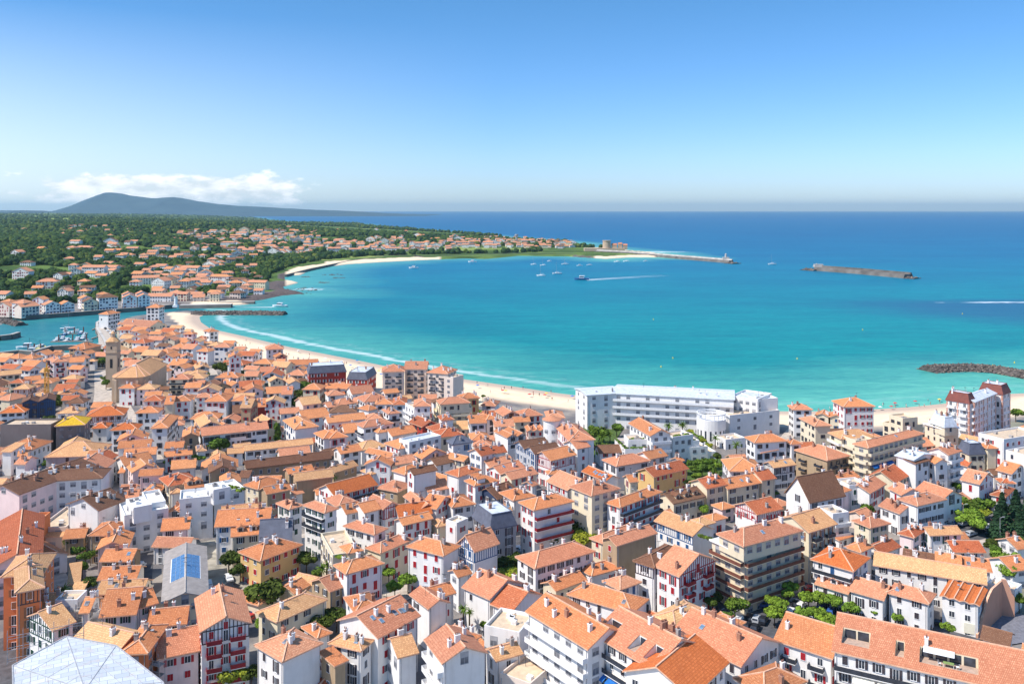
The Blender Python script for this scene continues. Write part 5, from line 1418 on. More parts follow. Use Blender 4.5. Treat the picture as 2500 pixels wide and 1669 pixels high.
b = MB(); wallseg(b, sub(p0), sub(p1), [(0, 1.2), (.12, 2.2), (.2, 4.2), (.3, 5.2), (.38, 7.2), (.5, 8.2), (.6, 8.8), (1, 8.8)]); ob('side_wall', b.mesh('side_wall'), o)
b = MB(); wallseg(b, sub(p1), sub(p2), [(.02, 9.2), (.35, 9.2), (.5, 8.5), (.8, 6.0), (1, 5.2)]); ob('front_wall', b.mesh('front_wall'), o)
# boundary stubs, clock of small works: lighthouse, water tower, fort, crane
p = gp(429, 750); o = empty('lighthouse', p); tag(o, 'slim white lighthouse at the harbour entrance', 'lighthouse')
b = MB(); b.cyl(0, 0, 0, 10.5, 2.0, 1.4, whitep, 12); b.box(-2.4, 2.4, -2.4, 2.4, 0, 2.4, whitep); ob('tower', b.mesh('tower'), o)
b = MB(); b.cyl(0, 0, 10.5, 11, 2.0, 2.0, whitep, 12); b.cyl(0, 0, 11, 12.6, 1, 1, glass, 10); b.cyl(0, 0, 12.6, 13.6, 1.3, .1, redp, 10); ob('lantern', b.mesh('lantern'), o)
p = gp(1261, 592, 8); o = empty('water_tower', (p[0], p[1], 8)); tag(o, 'grey concrete water tower rising over the far village', 'water tower')
b = MB(); b.cyl(0, 0, 0, 17, 2.6, 2.6, wallm('g'), 12); ob('shaft', b.mesh('shaft'), o)
b = MB(); b.cyl(0, 0, 17, 19, 2.6, 5, wallm('g'), 14); b.cyl(0, 0, 19, 23, 5, 5, wallm('g'), 14); ob('tank', b.mesh('tank'), o)
p = gp(1490, 613); o = empty('fort', p); tag(o, 'old sea fort with round keep at the root of the breakwater', 'fort')
b = MB(); b.box(-62, 34, -8, 22, -3, 7, stone); ob('rampart', b.mesh('rampart'), o)
b = MB(); b.cyl(-8, 6, 7, 24, 10, 9.5, stone, 18); b.cyl(-8, 6, 24, 25.5, 10.5, 10.5, stone, 18); ob('keep', b.mesh('keep'), o)
for x, w_, h_ in ((10, 12, 12), (24, 9, 14), (36, 10, 11)):
    rb_, G_ = roof_mb('p', w_+1, 12, h_+3, R(28), .5, roofm('k'), ridgem('k')); rb_.box(-w_/2, w_/2, -5.5, 5.5, 4, h_+3, stone, skip='b'); ob('barracks', rb_.mesh('barracks'), o, (x, 6, 0))
p = gp(114, 1008); o = empty('tower_crane', p, R(10)); tag(o, 'yellow tower crane mast rising from the old town', 'crane')
ym = flat('crane paint', (.70, .36, .05), .5)
b = MB(); zt = 20.5
for x in (-.8, .8):
    for y in (-.8, .8): b.bar((x, y, 0), (x, y, zt), .11, ym)
for i in range(13):
    z = i*zt/13; z2 = z+zt/13
    for q, r_ in (((-.8, -.8), (.8, -.8)), ((.8, -.8), (.8, .8)), ((-.8, .8), (.8, .8)), ((-.8, -.8), (-.8, .8))):
        b.bar((*q, z), (*r_, z2), .07, ym); b.bar((*q, z), (*r_, z), .07, ym)
ob('mast', b.mesh('mast'), o)
b = MB(); b.box(-1.1, 1.1, -1.1, 1.1, zt, zt+.4, ym); b.box(-.6, .8, -1.5, -.2, zt+.4, zt+2, ym); b.bar((0, 0, zt), (0, 0, zt+4), .25, ym)
ob('cab', b.mesh('cab'), o)
for x, y, nm in ((114, 930, 'the crane'), (429, 735, 'the lighthouse'), (1490, 605, 'the fort'), (2100, 668, 'the detached breakwater')): LAND.append((x, y, nm))
# breakwaters and jetties
from mathutils import noise as mn
def mound(name, pts, wd, hgt, label, cat, mats, rocks=True, wall=None, z0=-3.6, rs=1.0, crest=.35):
    W_ = [Vector((*gp(x, y, -3)[:2], 0)) for x, y in pts]; o = empty(name, (*W_[0][:2], -3)); tag(o, label, cat)
    b = MB(); N_ = len(W_)
    for i in range(N_-1):
        a_, c_ = W_[i]-W_[0], W_[i+1]-W_[0]; u = (c_-a_).normalized(); n_ = Vector((-u.y, u.x, 0))
        e0 = n_*wd/2; e1 = n_*wd*crest/2; Z0 = Vector((0, 0, z0+3)); Z1 = Vector((0, 0, hgt))
        q = [a_-e0+Z0, c_-e0+Z0, c_-e1+Z1, a_-e1+Z1]; r_ = [a_+e0+Z0, c_+e0+Z0, c_+e1+Z1, a_+e1+Z1]
        b.face(q, mats[0]); b.face(r_[::-1], mats[0]); b.face([q[3], q[2], r_[2], r_[3]], mats[1])
        for qq, rr_ in ((0, 3), (1, 2)): b.face([q[qq], q[rr_], r_[rr_], r_[qq]], mats[0])
    ob('core', b.mesh('core'), o)
    if rocks:
        b = MB(); rg = random.Random(5); tot = sum((W_[i+1]-W_[i]).length for i in range(N_-1)); k = int(min(2600, tot*wd/(2.2*rs*rs)))
        for _ in range(k):
            s = rg.random()*tot; i = 0
            while s > (W_[i+1]-W_[i]).length: s -= (W_[i+1]-W_[i]).length; i += 1
            u = (W_[i+1]-W_[i]).normalized(); n_ = Vector((-u.y, u.x, 0)); tt = rg.uniform(-1, 1)
            c = W_[i]-W_[0]+u*s+n_*tt*wd/2; z = hgt*min(1, (1-abs(tt))/(1-crest))-.1
            r0 = rg.uniform(.5, 1.1)*rs; i0 = len(b.v); km = b.mi(mats[2] if rg.random() < .4 else mats[0])
            vs = [(c.x+r0*x*rg.uniform(.7, 1.2), c.y+r0*y*rg.uniform(.7, 1.2), z+r0*w_*rg.uniform(.6, 1.1)) for x, y, w_ in ((1, 0, 0), (0, 1, 0), (-1, 0, 0), (0, -1, 0), (.1, .1, .9), (0, 0, -.6))]
            b.v += vs
            for f_ in ((0, 1, 4), (1, 2, 4), (2, 3, 4), (3, 0, 4), (1, 0, 5), (2, 1, 5), (3, 2, 5), (0, 3, 5)): b.f.append(tuple(i0+j for j in f_)); b.m.append(km)
        ob('rocks', b.mesh('rocks'), o)
    if wall:
        b = MB()
        for i in range(N_-1):
            a_, c_ = W_[i]-W_[0], W_[i+1]-W_[0]; u = (c_-a_).normalized(); n_ = Vector((-u.y, u.x, 0))*wd*crest*.35
            b.bar(a_+n_+Vector((0, 0, hgt+wall/2)), c_+n_+Vector((0, 0, hgt+wall/2)), wall/2, mats[1])
        ob('parapet', b.mesh('parapet'), o)
    return o, W_
rk = flat('dark boulder', (.115, .095, .085), .95, .3, .4); rk2 = flat('pale boulder', (.24, .20, .16), .95, .3, .4); conc = flat('old concrete', (.17, .155, .14), .95, .2, .08); conc2 = flat('pale concrete', (.52, .49, .45), .9, .12, .1)
mound('rubble_breakwater', [(2262, 906), (2300, 903), (2370, 902), (2430, 906), (2480, 915), (2560, 930), (2680, 950)], 17, 3.4, 'boulder groyne reaching in from the right edge beyond the hotel', 'breakwater', (rk, rk, rk2), rs=1.0)
mound('rubble_breakwater', [(468, 768), (530, 767), (620, 767), (696, 768)], 15, 3, 'low boulder groyne sheltering the far end of the town beach', 'breakwater', (rk, rk, rk2), rs=1.3)
mound('jetty', [(440, 752), (500, 751), (566, 750)], 12, 3.6, 'long walled jetty beside the harbour mouth', 'jetty', (conc, conc2, rk), False, crest=.8)
mound('jetty', [(445, 743), (540, 742), (622, 741)], 8, 2.6, 'low stone quay bounding the sandy spit', 'jetty', (conc, conc2, rk), False, crest=.8)
mound('harbour_wall', [(1455, 617), (1530, 621), (1650, 631), (1745, 639), (1785, 642.5)], 13, 5.5, 'long stone breakwater running out from the fort', 'breakwater', (conc, conc2, rk), False, 2.2, crest=.7)
mound('harbour_wall', [(1995, 660), (2100, 668), (2218, 679)], 20, 6, 'detached stone breakwater alone in the middle of the bay mouth', 'breakwater', (conc, conc, rk), False, 2.4, crest=.75)
mound('rubble_breakwater', [(1966, 658.5), (1996, 661)], 26, 2.2, 'boulder apron at the left tip of the detached breakwater', 'breakwater', (rk, rk, rk2), rs=2.4)
mound('rubble_breakwater', [(2215, 679), (2238, 680.5)], 24, 1.8, 'boulder apron at the right tip of the detached breakwater', 'breakwater', (rk, rk, rk2), rs=2.4)
mound('rubble_breakwater', [(1780, 642.5), (1797, 644)], 24, 2, 'boulder apron at the seaward tip of the long breakwater', 'breakwater', (rk, rk, rk2), rs=2.2)
p = gp(1998, 660, -3); o = empty('beacon_house', (p[0], p[1], 3)); tag(o, 'pale concrete block house on the left end of detached breakwater', 'beacon'); b = MB(); b.box(-7, 7, -4, 4, 0, 4.5, conc2); b.box(-8, 8, -5, 5, 0, .8, conc2); b.cyl(-3, 0, 4.5, 6, 1, 1, conc2, 8); ob('block', b.mesh('block'), o)
p = gp(1772, 641, -3); o = empty('beacon_house', (p[0], p[1], 2.5)); tag(o, 'small pale beacon tower near the end of the long breakwater', 'beacon'); b = MB(); b.box(-6, 6, -4, 4, 0, 5, conc2); b.cyl(0, 0, 5, 11, 2.2, 1.8, conc2, 10); b.cyl(0, 0, 11, 12.4, 2.4, .3, conc2, 10); ob('tower', b.mesh('tower'), o)
mound('quay_wall', [(62, 781), (207, 770), (354, 758.5), (430, 752)], 3, 4.2, 'dark stone quay wall below the row of houses across the river', 'quay', (conc, conc2, rk), False, crest=.9)
mound('quay_wall', [(262, 862), (256, 841), (238, 812), (237, 796), (264, 780)], 3.5, 3.6, 'curved stone quay wall beside the harbour street with parked cars', 'quay', (conc, conc2, rk), False, crest=.6)
mound('rubble_breakwater', [(5, 784), (30, 790), (52, 795)], 12, 3, 'heap of boulders on the river bank at left edge', 'breakwater', (rk, rk, rk2), rs=1.4)
mound('quay_wall', [(-150, 838), (0, 831), (26, 828), (45, 822)], 4, 4, 'stone quay corner jutting in at the left edge', 'quay', (conc, conc2, rk), False, crest=.8)
mound('quay_wall', [(-100, 878), (0, 872), (46, 867), (80, 869), (125, 856), (212, 853), (258, 858)], 3, 3.7, 'stone quay edge along the old town side of the port', 'quay', (conc, conc2, rk), False, crest=.8)
mound('sea_wall', [(697, 676), (760, 660), (850, 641), (950, 627), (1100, 627), (1250, 622), (1400, 622)], 3.5, 3.6, 'dark sea wall behind the far beach', 'sea wall', (conc, conc, rk), False, crest=.9)
mound('rubble_breakwater', [(1012, 627), (1030, 631)], 16, 3, 'short dark groyne splitting the far beach', 'breakwater', (rk, rk, rk2), rs=2)
for i, (x, y, w_) in enumerate([(735, 705, 30), (755, 709, 16), (720, 717, 26), (812, 671, 26), (826, 678, 18), (745, 676, 12), (790, 690, 14)]):
    p = gp(x, y, -3); o = ob('reef_rock', None, None); bpy.data.objects.remove(o)
    b = MB(); rg = random.Random(i)
    for _ in range(26):
        cx_, cy_ = rg.gauss(0, w_*.3), rg.gauss(0, w_*.22); r0 = rg.uniform(1, 3.4); i0 = len(b.v)
        b.v += [(cx_+r0*1.6*x_, cy_+r0*y_, -.8+r0*.55*z_) for x_, y_, z_ in ((1, 0, 0), (.2, 1.1, 0), (-1, .1, 0), (0, -1, 0), (.1, 0, 1))]
        for f_ in ((0, 1, 4), (1, 2, 4), (2, 3, 4), (3, 0, 4)): b.f.append(tuple(i0+j for j in f_)); b.m.append(b.mi(rk))
    o = ob('reef_rock', b.mesh('reef_rock'), None, p); tag(o, None, 'rock', 'low rocks awash off the headland'); TOLABEL.append((o, 'low dark rock awash', x, y, 'reef rock'))
# ---------------------------------------------------------------- houses between the catalogued ones
def corners(cx, cy, a, hw, hd):
    c, s = math.cos(a), math.sin(a); return np.array([(cx+x*c-y*s, cy+x*s+y*c) for x, y in ((-hw, -hd), (hw, -hd), (hw, hd), (-hw, hd))])
def sat(A, B):
    for P_ in (A, B):
        for i in (0, 1):
            e = P_[i+1]-P_[i]; n_ = np.array((-e[1], e[0])); a = A@n_; b_ = B@n_
            if a.max() <= b_.min() or b_.max() <= a.min(): return False
    return True
CORN = [corners(*r[:5]) for r in RECTS]; RA = np.array([r[:2] for r in RECTS]); RR = np.array([math.hypot(r[3], r[4]) for r in RECTS]); NM = len(RECTS)
def free(cx, cy, a, hw, hd):
    global RA
    P_ = corners(cx, cy, a, hw, hd); pts = np.vstack([P_, [[cx, cy]], (P_+np.roll(P_, 1, 0))/2]); x, y = pts[:, 0], pts[:, 1]
    if not inside(TOWN, x, y).all(): return None
    for ar in AREAS:
        if inside(ar, x, y).any(): return None
    for pl, hw_ in STREETS:
        if (dist(pl, x, y, False) < hw_).any(): return None
    d = np.hypot(RA[:, 0]-cx, RA[:, 1]-cy)
    for i in np.nonzero(d < RR+math.hypot(hw, hd))[0]:
        if sat(P_, CORN[i]): return None
    return P_
FILL = []
rf = random.Random(11)
for (wa_, wb_), tries in (((10, 13), 3300), ((8, 10), 5400), ((5.5, 7), 7000)):
    for _ in range(tries):
        D = 135+(820-135)*rf.random()**.75; x = rf.uniform(-.85, .85)*D
        d = np.hypot(RA[:NM, 0]-x, RA[:NM, 1]-D); i = int(np.argmin(d)); a = RECTS[i][2]+rf.choice((0, 0, math.pi/2))
        if D > 480: a = R(rf.choice((-8, 82)))+rf.uniform(-.15, .15)
        W_, d_ = rf.uniform(wa_, wb_), rf.uniform(wa_*.85, wb_)
        if D < 300 and wa_ > 7: continue
        if D > 400: W_ *= .88; d_ *= .88
        P_ = free(x, D, a, W_/2+.15, d_/2+.15)
        if P_ is None: continue
        CORN.append(P_); RA = np.vstack([RA, [[x, D]]]); RR = np.append(RR, math.hypot(W_/2, d_/2))
        small = wa_ < 7
        h = rf.uniform(2.8, 5) if (small and D < 420) else (rf.uniform(5, 7) if small else (rf.choice((6, 8, 9, 9)) if D > 400 else rf.uniform(4, 6)))
        FILL.append((D, x, a, W_+.3, d_+.3, h))
FILL.sort()
ntown = sum(1 for r in ROOTS if r['category'] == 'house')
NIND = 300-ntown
farmb = MB(); villmb = MB()
def rand_house(rg, near=True):
    T = rg.choice('ppphhg'); wc = rg.choice('wwwwwccpl'); rc = rg.choice('oooollkkrb'); sh = rg.choice('rrrkkgb-')
    return T, wc, rc, sh
k = -1
for (D, x, a, W_, d_, h) in FILL:
    out = abs(x)/D > .62; k += 0 if out else 1
    T, wc, rc, sh = rand_house(rf); o = {}
    if rf.random() < .12: o['t'] = rf.choice('rkt')
    if h < 5: o['ch'] = rf.choice((0, 0, 1))
    # normalise the angle so that the front faces the camera
    while a > math.pi/4: a -= math.pi/2
    while a < -math.pi/4: a += math.pi/2
    if k < NIND and not out:
        root = empty('house', (x, D, 0), a); ROOTS.append(root)
        volume(root, (x, D), a, (x, D), a, T, W_, d_, h, wc, rc, sh, o, near=D < NEARD)
        tag(root, None, 'house', 'tiled houses of the old town'); TOLABEL.append((root, describe(T, wc, rc, sh, h, o), *proj(x, D, h), 'house'))
    else: volume(None, (0, 0), 0, (x, D), a, T, W_, d_, h, wc, rc, sh, {**o, 'ch': rf.choice((0, 1, 1))}, near=False, mb=farmb)
# riverside row across the water
rw = random.Random(3)
quay = [Vector(gp(x, y)[:2]) for x, y in ((-60, 771), (12, 774), (62, 776), (118, 770), (207, 762), (300, 756), (380, 752))]
seg = 0; pos = 0.; u_ = None
for a_, c_ in zip(quay, quay[1:]):
    L_ = (c_-a_).length; u = (c_-a_).normalized(); n_ = Vector((-u.y, u.x)); s = 0
    while s < L_-6:
        W_ = rw.uniform(11, 19); h = rw.choice((8, 9, 11, 12)); d_ = rw.uniform(10, 14)
        if rw.random() < .9:
            p = a_+u*(s+W_/2)+n_*(d_/2+7); ang = math.atan2(u.y, u.x)
            volume(None, (0, 0), 0, (p.x, p.y), ang, rw.choice('pghg'), W_, d_, h, rw.choice('wwwwcl'), rw.choice('kkob'), rw.choice('rrkgb'), {'gz': .3, 'ch': 1, **({'t': rw.choice('rk')} if rw.random() < .4 else {})}, near=False, mb=villmb)
            if rw.random() < .7:
                p2 = p+n_*(d_+rw.uniform(3, 9)); volume(None, (0, 0), 0, (p2.x, p2.y), ang+rw.uniform(-.3, .3), rw.choice('pgh'), 12, 10, h, 'w', rw.choice('ko'), 'r', {'gz': 1.5, 'ch': 1}, near=False, mb=villmb)
        s += W_+rw.choice((0, 0, 0, 3))
HV = []
def village(x, y, D, W_, d_, h, a, gz):
    HV.append((x, y, max(W_, d_)*.6))
    volume(None, (0, 0), 0, (x, y), a, rw.choice('pphg'), W_, d_, h, rw.choice('wwwwcl'), rw.choice('kkkob'), rw.choice('r---k'), {'gz': gz-.4, 'ch': 0}, near=False, mb=villmb)
# clusters of far houses given as photo pixels: x0, x1, y0, y1, count
for x0, x1, y0, y1, n_ in ((380, 640, 700, 735, 34), (330, 560, 660, 712, 26), (180, 360, 650, 690, 9), (10, 240, 655, 735, 13), (20, 330, 600, 650, 10), (0, 250, 560, 590, 9), (170, 260, 553, 566, 7), (250, 500, 566, 600, 22), (260, 620, 598, 640, 34), (480, 700, 566, 592, 60), (560, 760, 590, 625, 42), (640, 780, 560, 590, 22), (720, 900, 592, 615, 34), (880, 1110, 597, 615, 44), (900, 1080, 578, 600, 16), (1080, 1250, 588, 606, 46), (1250, 1410, 588, 608, 48), (1100, 1330, 580, 592, 12), (640, 1000, 548, 572, 12), (430, 640, 640, 700, 22)):
    for _ in range(int(n_*1.15)):
        for tr in range(12):
            px, py = rw.uniform(x0, x1), rw.uniform(y0, y1)
            hit = ray(px, py)
            if hit is None or hit[3] < 14 or hit[2] < -.5: continue
            x, y, z, _ = map(float, hit)
            if any(abs(x-q[0]) < q[2]+8 and abs(y-q[1]) < q[2]+8 for q in HV[-300:]): continue
            big = rw.random() < .13; W_ = rw.uniform(18, 34) if big else rw.uniform(11, 17); d_ = rw.uniform(10, 14)
            village(x, y, y, W_, d_, rw.choice((5, 6, 8)) if not big else rw.choice((6, 8, 10)), rw.uniform(-.35, .35), z); break
o = ob('distant_houses', farmb.mesh('distant_houses')); tag(o, 'mass of small tiled houses in the far half of the old town', 'houses', None, 'stuff')
o = ob('hillside_houses', villmb.mesh('hillside_houses')); tag(o, 'white red-roofed houses along the river and over the wooded hill', 'houses', None, 'stuff')
# ---------------------------------------------------------------- trees
def leafm(name, c, var=.5):
    m, t, b = newmat(name); P = tco(t); oi = t.nodes.new('ShaderNodeObjectInfo')
    n_ = noise(t, 1.1, P, 4, .7)
    cc = mix(mrange(n_, .36, .64, nt=t), tuple(x*(1-var) for x in c), tuple(x*(1+var) for x in c), nt=t)
    cc = mix(mrange(oi.outputs['Random'], 0, 1, 0, .35, nt=t), cc, mix(1.0, cc, (1.5, 1.1, .6), nt=t, t='MULTIPLY'), nt=t)
    t.links.new(cc, b.inputs['Base Color']); b.inputs['Roughness'].default_value = .75; b.inputs['Specular IOR Level'].default_value = .15; return m
LM = dict(d=leafm('dark leaves', (.055, .085, .014)), m=leafm('leaves', (.085, .15, .02)), b=leafm('bright leaves', (.15, .25, .03), .45), c=leafm('conifer needles', (.018, .048, .022)), y=leafm('yellow leaves', (.26, .30, .03), .35))
bark = flat('bark', (.13, .09, .06), .95, .3, 2)
def crown_mesh(kind, lm, seed, n_=1500):
    rg = random.Random(seed); b = MB(); k = b.mi(lm)
    lobes = [(0, 0, 0, .72)]+[(rg.gauss(0, .42), rg.gauss(0, .42), rg.uniform(-.25, .4), rg.uniform(.3, .5)) for _ in range(9)]
    if kind == 'poplar': lobes = [(rg.gauss(0, .12), rg.gauss(0, .12), rg.uniform(-.8, .8), .35) for _ in range(10)]
    if kind == 'pollard': lobes = [(.62*math.cos(a), .62*math.sin(a), rg.uniform(-.15, .3), .34) for a in [i*2*math.pi/7+rg.uniform(-.2, .2) for i in range(7)]]+[(0, 0, .2, .4)]
    for _ in range(n_):
        cx_, cy_, cz_, r_ = rg.choice(lobes); v = Vector((rg.gauss(0, 1), rg.gauss(0, 1), rg.gauss(0, 1))).normalized()
        if kind == 'conifer':
            z = rg.random()**1.25; rr_ = (1-z)*.52*(1-.28*((z*9) % 1))+.03; a = rg.uniform(0, 6.28); q = rg.random()**.4
            p = Vector((rr_*q*math.cos(a), rr_*q*math.sin(a), z*2-1-.05*q)); v = Vector((math.cos(a), math.sin(a), .5)).normalized()
        else:
            p = Vector((cx_, cy_, cz_*.8))+v*r_*rg.uniform(.75, 1.05)
            if kind != 'poplar': p.z *= .82
        s = rg.uniform(.055, .12)*(1 if kind != 'conifer' else .7)
        nn = (v+Vector((rg.gauss(0, .5), rg.gauss(0, .5), rg.gauss(0, .5)))).normalized(); x = nn.orthogonal().normalized(); y = nn.cross(x)
        a = rg.uniform(0, 6.28); x, y = x*math.cos(a)+y*math.sin(a), y*math.cos(a)-x*math.sin(a)
        i0 = len(b.v); b.v += [tuple(p+x*s*1.3), tuple(p+y*s), tuple(p-x*s*1.3), tuple(p-y*s)]; b.f.append((i0, i0+1, i0+2, i0+3)); b.m.append(k)
    core = .5 if kind in ('round',) else .0
    return b.mesh('crown')
def trunk_mesh(kind):
    b = MB(); r = .045 if kind != 'conifer' else .03
    b.cyl(0, 0, -1.7 if kind != 'poplar' else -1.5, -.2, r*1.5, r, bark, 7)
    for i in range(4):
        a = i*1.57+.4; b.bar((0, 0, -.5), (.4*math.cos(a), .4*math.sin(a), .05), r*.5, bark)
    return b.mesh('trunk')
def palm_mesh():
    b = MB(); rg = random.Random(2); k = LM['m']
    for i in range(34):
        a = i*2.4; el = rg.uniform(-.5, 1.1); L_ = 1.0; prev = Vector((0, 0, 0)); d = Vector((math.cos(a)*math.cos(el), math.sin(a)*math.cos(el), math.sin(el)))
        for s in range(5):
            nx = prev+d*L_/5; sd_ = d.cross(Vector((0, 0, 1))).normalized()*(.13-.022*s); sd2 = d.cross(Vector((0, 0, 1))).normalized()*(.13-.022*(s+1))
            dn = Vector((0, 0, -.05))
            b.face([prev, nx, nx+sd2+dn, prev+sd_+dn], k); b.face([prev, prev-sd_+dn, nx-sd2+dn, nx], k)
            prev = nx; d = (d+Vector((0, 0, -.22))).normalized()
    return b.mesh('fronds')
CR = {}
def crown(kind, col):
    k = (kind, col)
    if k not in CR: CR[k] = [crown_mesh(kind, LM[col], s+hash_(kind+col), 1700) for s in range(2)]
    return rt.choice(CR[k])
def hash_(s): return sum(ord(c)*(i+3) for i, c in enumerate(s))
rt = random.Random(9); TRK = {k: trunk_mesh(k) for k in ('round', 'conifer', 'poplar', 'pollard')}
pm_ = palm_mesh(); b = MB(); b.cyl(0, 0, 0, 1, .22, .16, bark, 8); ptm = b.mesh('trunk')
TW = dict(d='dark rounded crown', m='green leafy crown', b='bright green crown', y='yellow-green crown', c='dark conifer')
def tree(crop, x, y, rpx, kind='round', col='d', base=None, th=None):
    """x,y = crown centre in the photo crop, rpx its radius; stands on the ground"""
    sx, sy = cp(crop, x, y); r = rpx/CROPS[crop][2]
    # crown centre at height zc; solve ground point
    R_ = 3.; zc = 5.
    for _ in range(6):
        D = F*(HC-zc)/(sy-HY); R_ = r*D/F; zc = {'conifer': R_*1.0, 'poplar': R_*1.35, 'pollard': R_*.55+2.2}.get(kind, R_*.7+2.2) if th is None else th
    X = (sx-CX)/F*D
    if kind == 'conifer': vs = R_*1.0; hs_ = R_
    o = empty('palm_tree' if kind == 'palm' else ('conifer' if kind == 'conifer' else 'tree'), (X, D, 0))
    if kind == 'palm':
        H_ = th or 4.5; ob('trunk', ptm, o, (0, 0, 0), 0, (1, 1, H_)); ob('crown', pm_, o, (0, 0, H_), rt.uniform(0, 6), (R_*1.05,)*3); tag(o, None, 'palm tree', 'palms between the houses'); TOLABEL.append((o, 'palm with arching fronds', sx, sy, 'palm')); return
    sc = {'conifer': (R_*1.35, R_*1.35, R_), 'poplar': (R_*1.1, R_*1.1, R_*1.35), 'round': (R_*1.12, R_*1.12, R_*.95), 'pollard': (R_*1.05,)*3}[kind]
    ob('trunk', TRK[kind], o, (0, 0, zc), 0, (sc[0], sc[1], zc/1.7)); ob('crown', crown(kind, col), o, (0, 0, zc+.3), rt.uniform(0, 6), sc)
    tag(o, None, 'tree', 'trees between the houses'); TOLABEL.append((o, TW[col], sx, sy, 'tree'))
TREES = """
A 640 280 45 round d;A 700 360 55 round m;A 780 410 55 round m;A 825 385 45 round m;A 750 500 60 round m;A 820 650 70 round d;A 580 740 75 palm m;A 1250 260 80 conifer c;A 2085 435 98 round d;A 2190 520 75 round d;A 1300 200 40 round d
B 460 430 90 round d;B 130 710 155 round d;B -40 740 90 round m;B 600 510 60 palm m;B 645 480 50 palm m;B 545 560 50 round m;B 1210 560 65 pollard b;B 1385 625 90 pollard b;B 1265 690 80 pollard b;B 735 940 98 round d;B 590 1010 98 round d;B 450 1080 65 round d;B 2230 490 98 round d;B 2310 570 85 round y;B 1890 880 55 palm m;B 1945 910 45 palm m;B 2095 1030 55 round m;B 30 1030 50 round b
A 2120 1480 110 round y;A 2290 1480 90 round d
C 355 250 102 round d;C 640 165 128 round d;C 640 245 98 round y;C 490 250 60 round m;C 20 450 80 round d;C 10 560 70 round y;C 2030 860 98 round m;C 1990 965 60 round m;C 1800 820 60 round d;C 1870 780 50 round d
D 200 690 82 pollard b;D 40 820 75 pollard b;D 110 850 75 pollard b;D 60 930 92 pollard b;D 370 790 88 pollard b;D 450 790 80 pollard b;D 590 820 88 pollard b;D 330 930 82 pollard b;D 450 930 82 pollard b;D 540 1000 90 pollard b;D 610 1035 80 pollard b;D 760 890 84 pollard b;D 980 920 45 pollard b;D 1190 975 45 round b;D 1650 1065 50 round b;D 180 760 60 pollard b;D 1880 70 95 round b;D 2100 90 150 conifer c;D 2290 90 120 conifer c;D 2150 430 100 round b;D 2180 530 92 round b;D 2080 360 62 round m;D 2030 290 62 round d;D 2200 290 70 round m;D 2290 800 60 round m;D 2300 270 50 round m
E 720 790 95 conifer c;E 650 800 60 round m;E 870 850 40 round d;E 700 180 70 round d
F 760 530 135 round m;F 1550 380 100 poplar m;F 110 770 62 round b;F 400 730 72 round b;F 500 720 52 round b;F 1980 1120 52 round d;F 2150 1130 62 round d;F 1870 675 50 round y;F 1570 700 42 round d;F 1060 1120 40 round b
G 90 1010 60 palm m;G 1220 1160 65 palm m;G 2050 95 62 round b;G 400 1345 30 round b
H 1480 370 130 round m;H 1710 310 90 round m;H 1520 450 85 palm m;H 1440 580 75 round m;H 1480 670 55 round b;H 1620 420 60 palm m;H 1560 560 60 round m;H 2080 300 40 round m
I 500 800 76 pollard m;I 600 790 80 pollard m;I 700 780 82 pollard m;I 785 775 66 pollard m;I 640 865 92 round m;I 540 870 70 round m;I 740 860 76 round m;I 850 700 62 round d;I 870 830 52 round b;I 800 910 52 round m;I 550 970 62 round b;I 450 1060 52 round b;I 370 285 75 palm m;I 180 300 70 palm m;I 820 470 72 palm m;I 1110 560 75 palm m;I 880 1330 50 round b;I 660 1430 72 round b;I 1640 1210 42 round m;I 1740 1330 42 round m;I 480 360 40 round y;I 640 490 50 round y;I 740 560 50 round y;I 280 400 40 round m
L 800 590 92 round d;L 850 620 60 round d;L 590 710 52 round m;L 1070 680 52 round m;L 1520 580 52 round m;L 1600 650 62 round m;L 1590 590 50 round m;L 1840 960 92 round d;L 1950 870 102 round m;L 2080 900 102 round m;L 1840 1080 112 round d;L 1970 1000 92 round d;L 2100 1000 82 round m;L 1900 830 60 round m
M 1480 800 55 palm m;M 2120 720 30 round m
K 1200 830 52 round m;K 1290 845 62 round m;K 1370 830 52 round m;K 1400 960 72 round m;K 1450 1260 62 round m;K 1440 1200 50 round m;K 1580 790 42 round b;K 60 960 82 round m;K 50 1060 82 round b;K 60 1150 72 round b;K 160 900 60 round m;K 840 1530 100 round d;K 780 1470 70 round d;K 2200 1330 52 round m;K 2150 580 50 round m;K 1350 960 50 round m;K -40 1000 80 round b;K -60 1100 70 round m
J 520 1140 82 round m;J 590 680 50 palm m;J 670 660 40 round m;J 760 640 50 palm m;J 1720 1100 132 round m;J 1690 1190 102 round b;J 1700 1290 82 round b;J 1780 1180 70 round y;J 2000 1150 185 conifer c;J 2150 1110 180 conifer c;J 2240 1250 110 conifer c;J 2290 1050 120 conifer c;J 1990 630 42 round m;J 1500 890 62 round m;J 640 1080 32 round m;J 280 730 52 round m;J 1080 250 50 round m;J 800 730 40 round m;J 1600 1060 60 round m;J 1850 1060 60 round m
O 2270 500 60 round m;O 1340 650 40 round m
"""
for ln in TREES.strip().splitlines():
    c_ = ln[0]
    for it in ln.split(';'):
        q = it.split(); 
        if q[0].isalpha(): q = q[1:]
        tree(c_, float(q[0]), float(q[1]), float(q[2]), q[3], q[4], th=(7 if q[3] == 'palm' and c_ == 'B' else None))
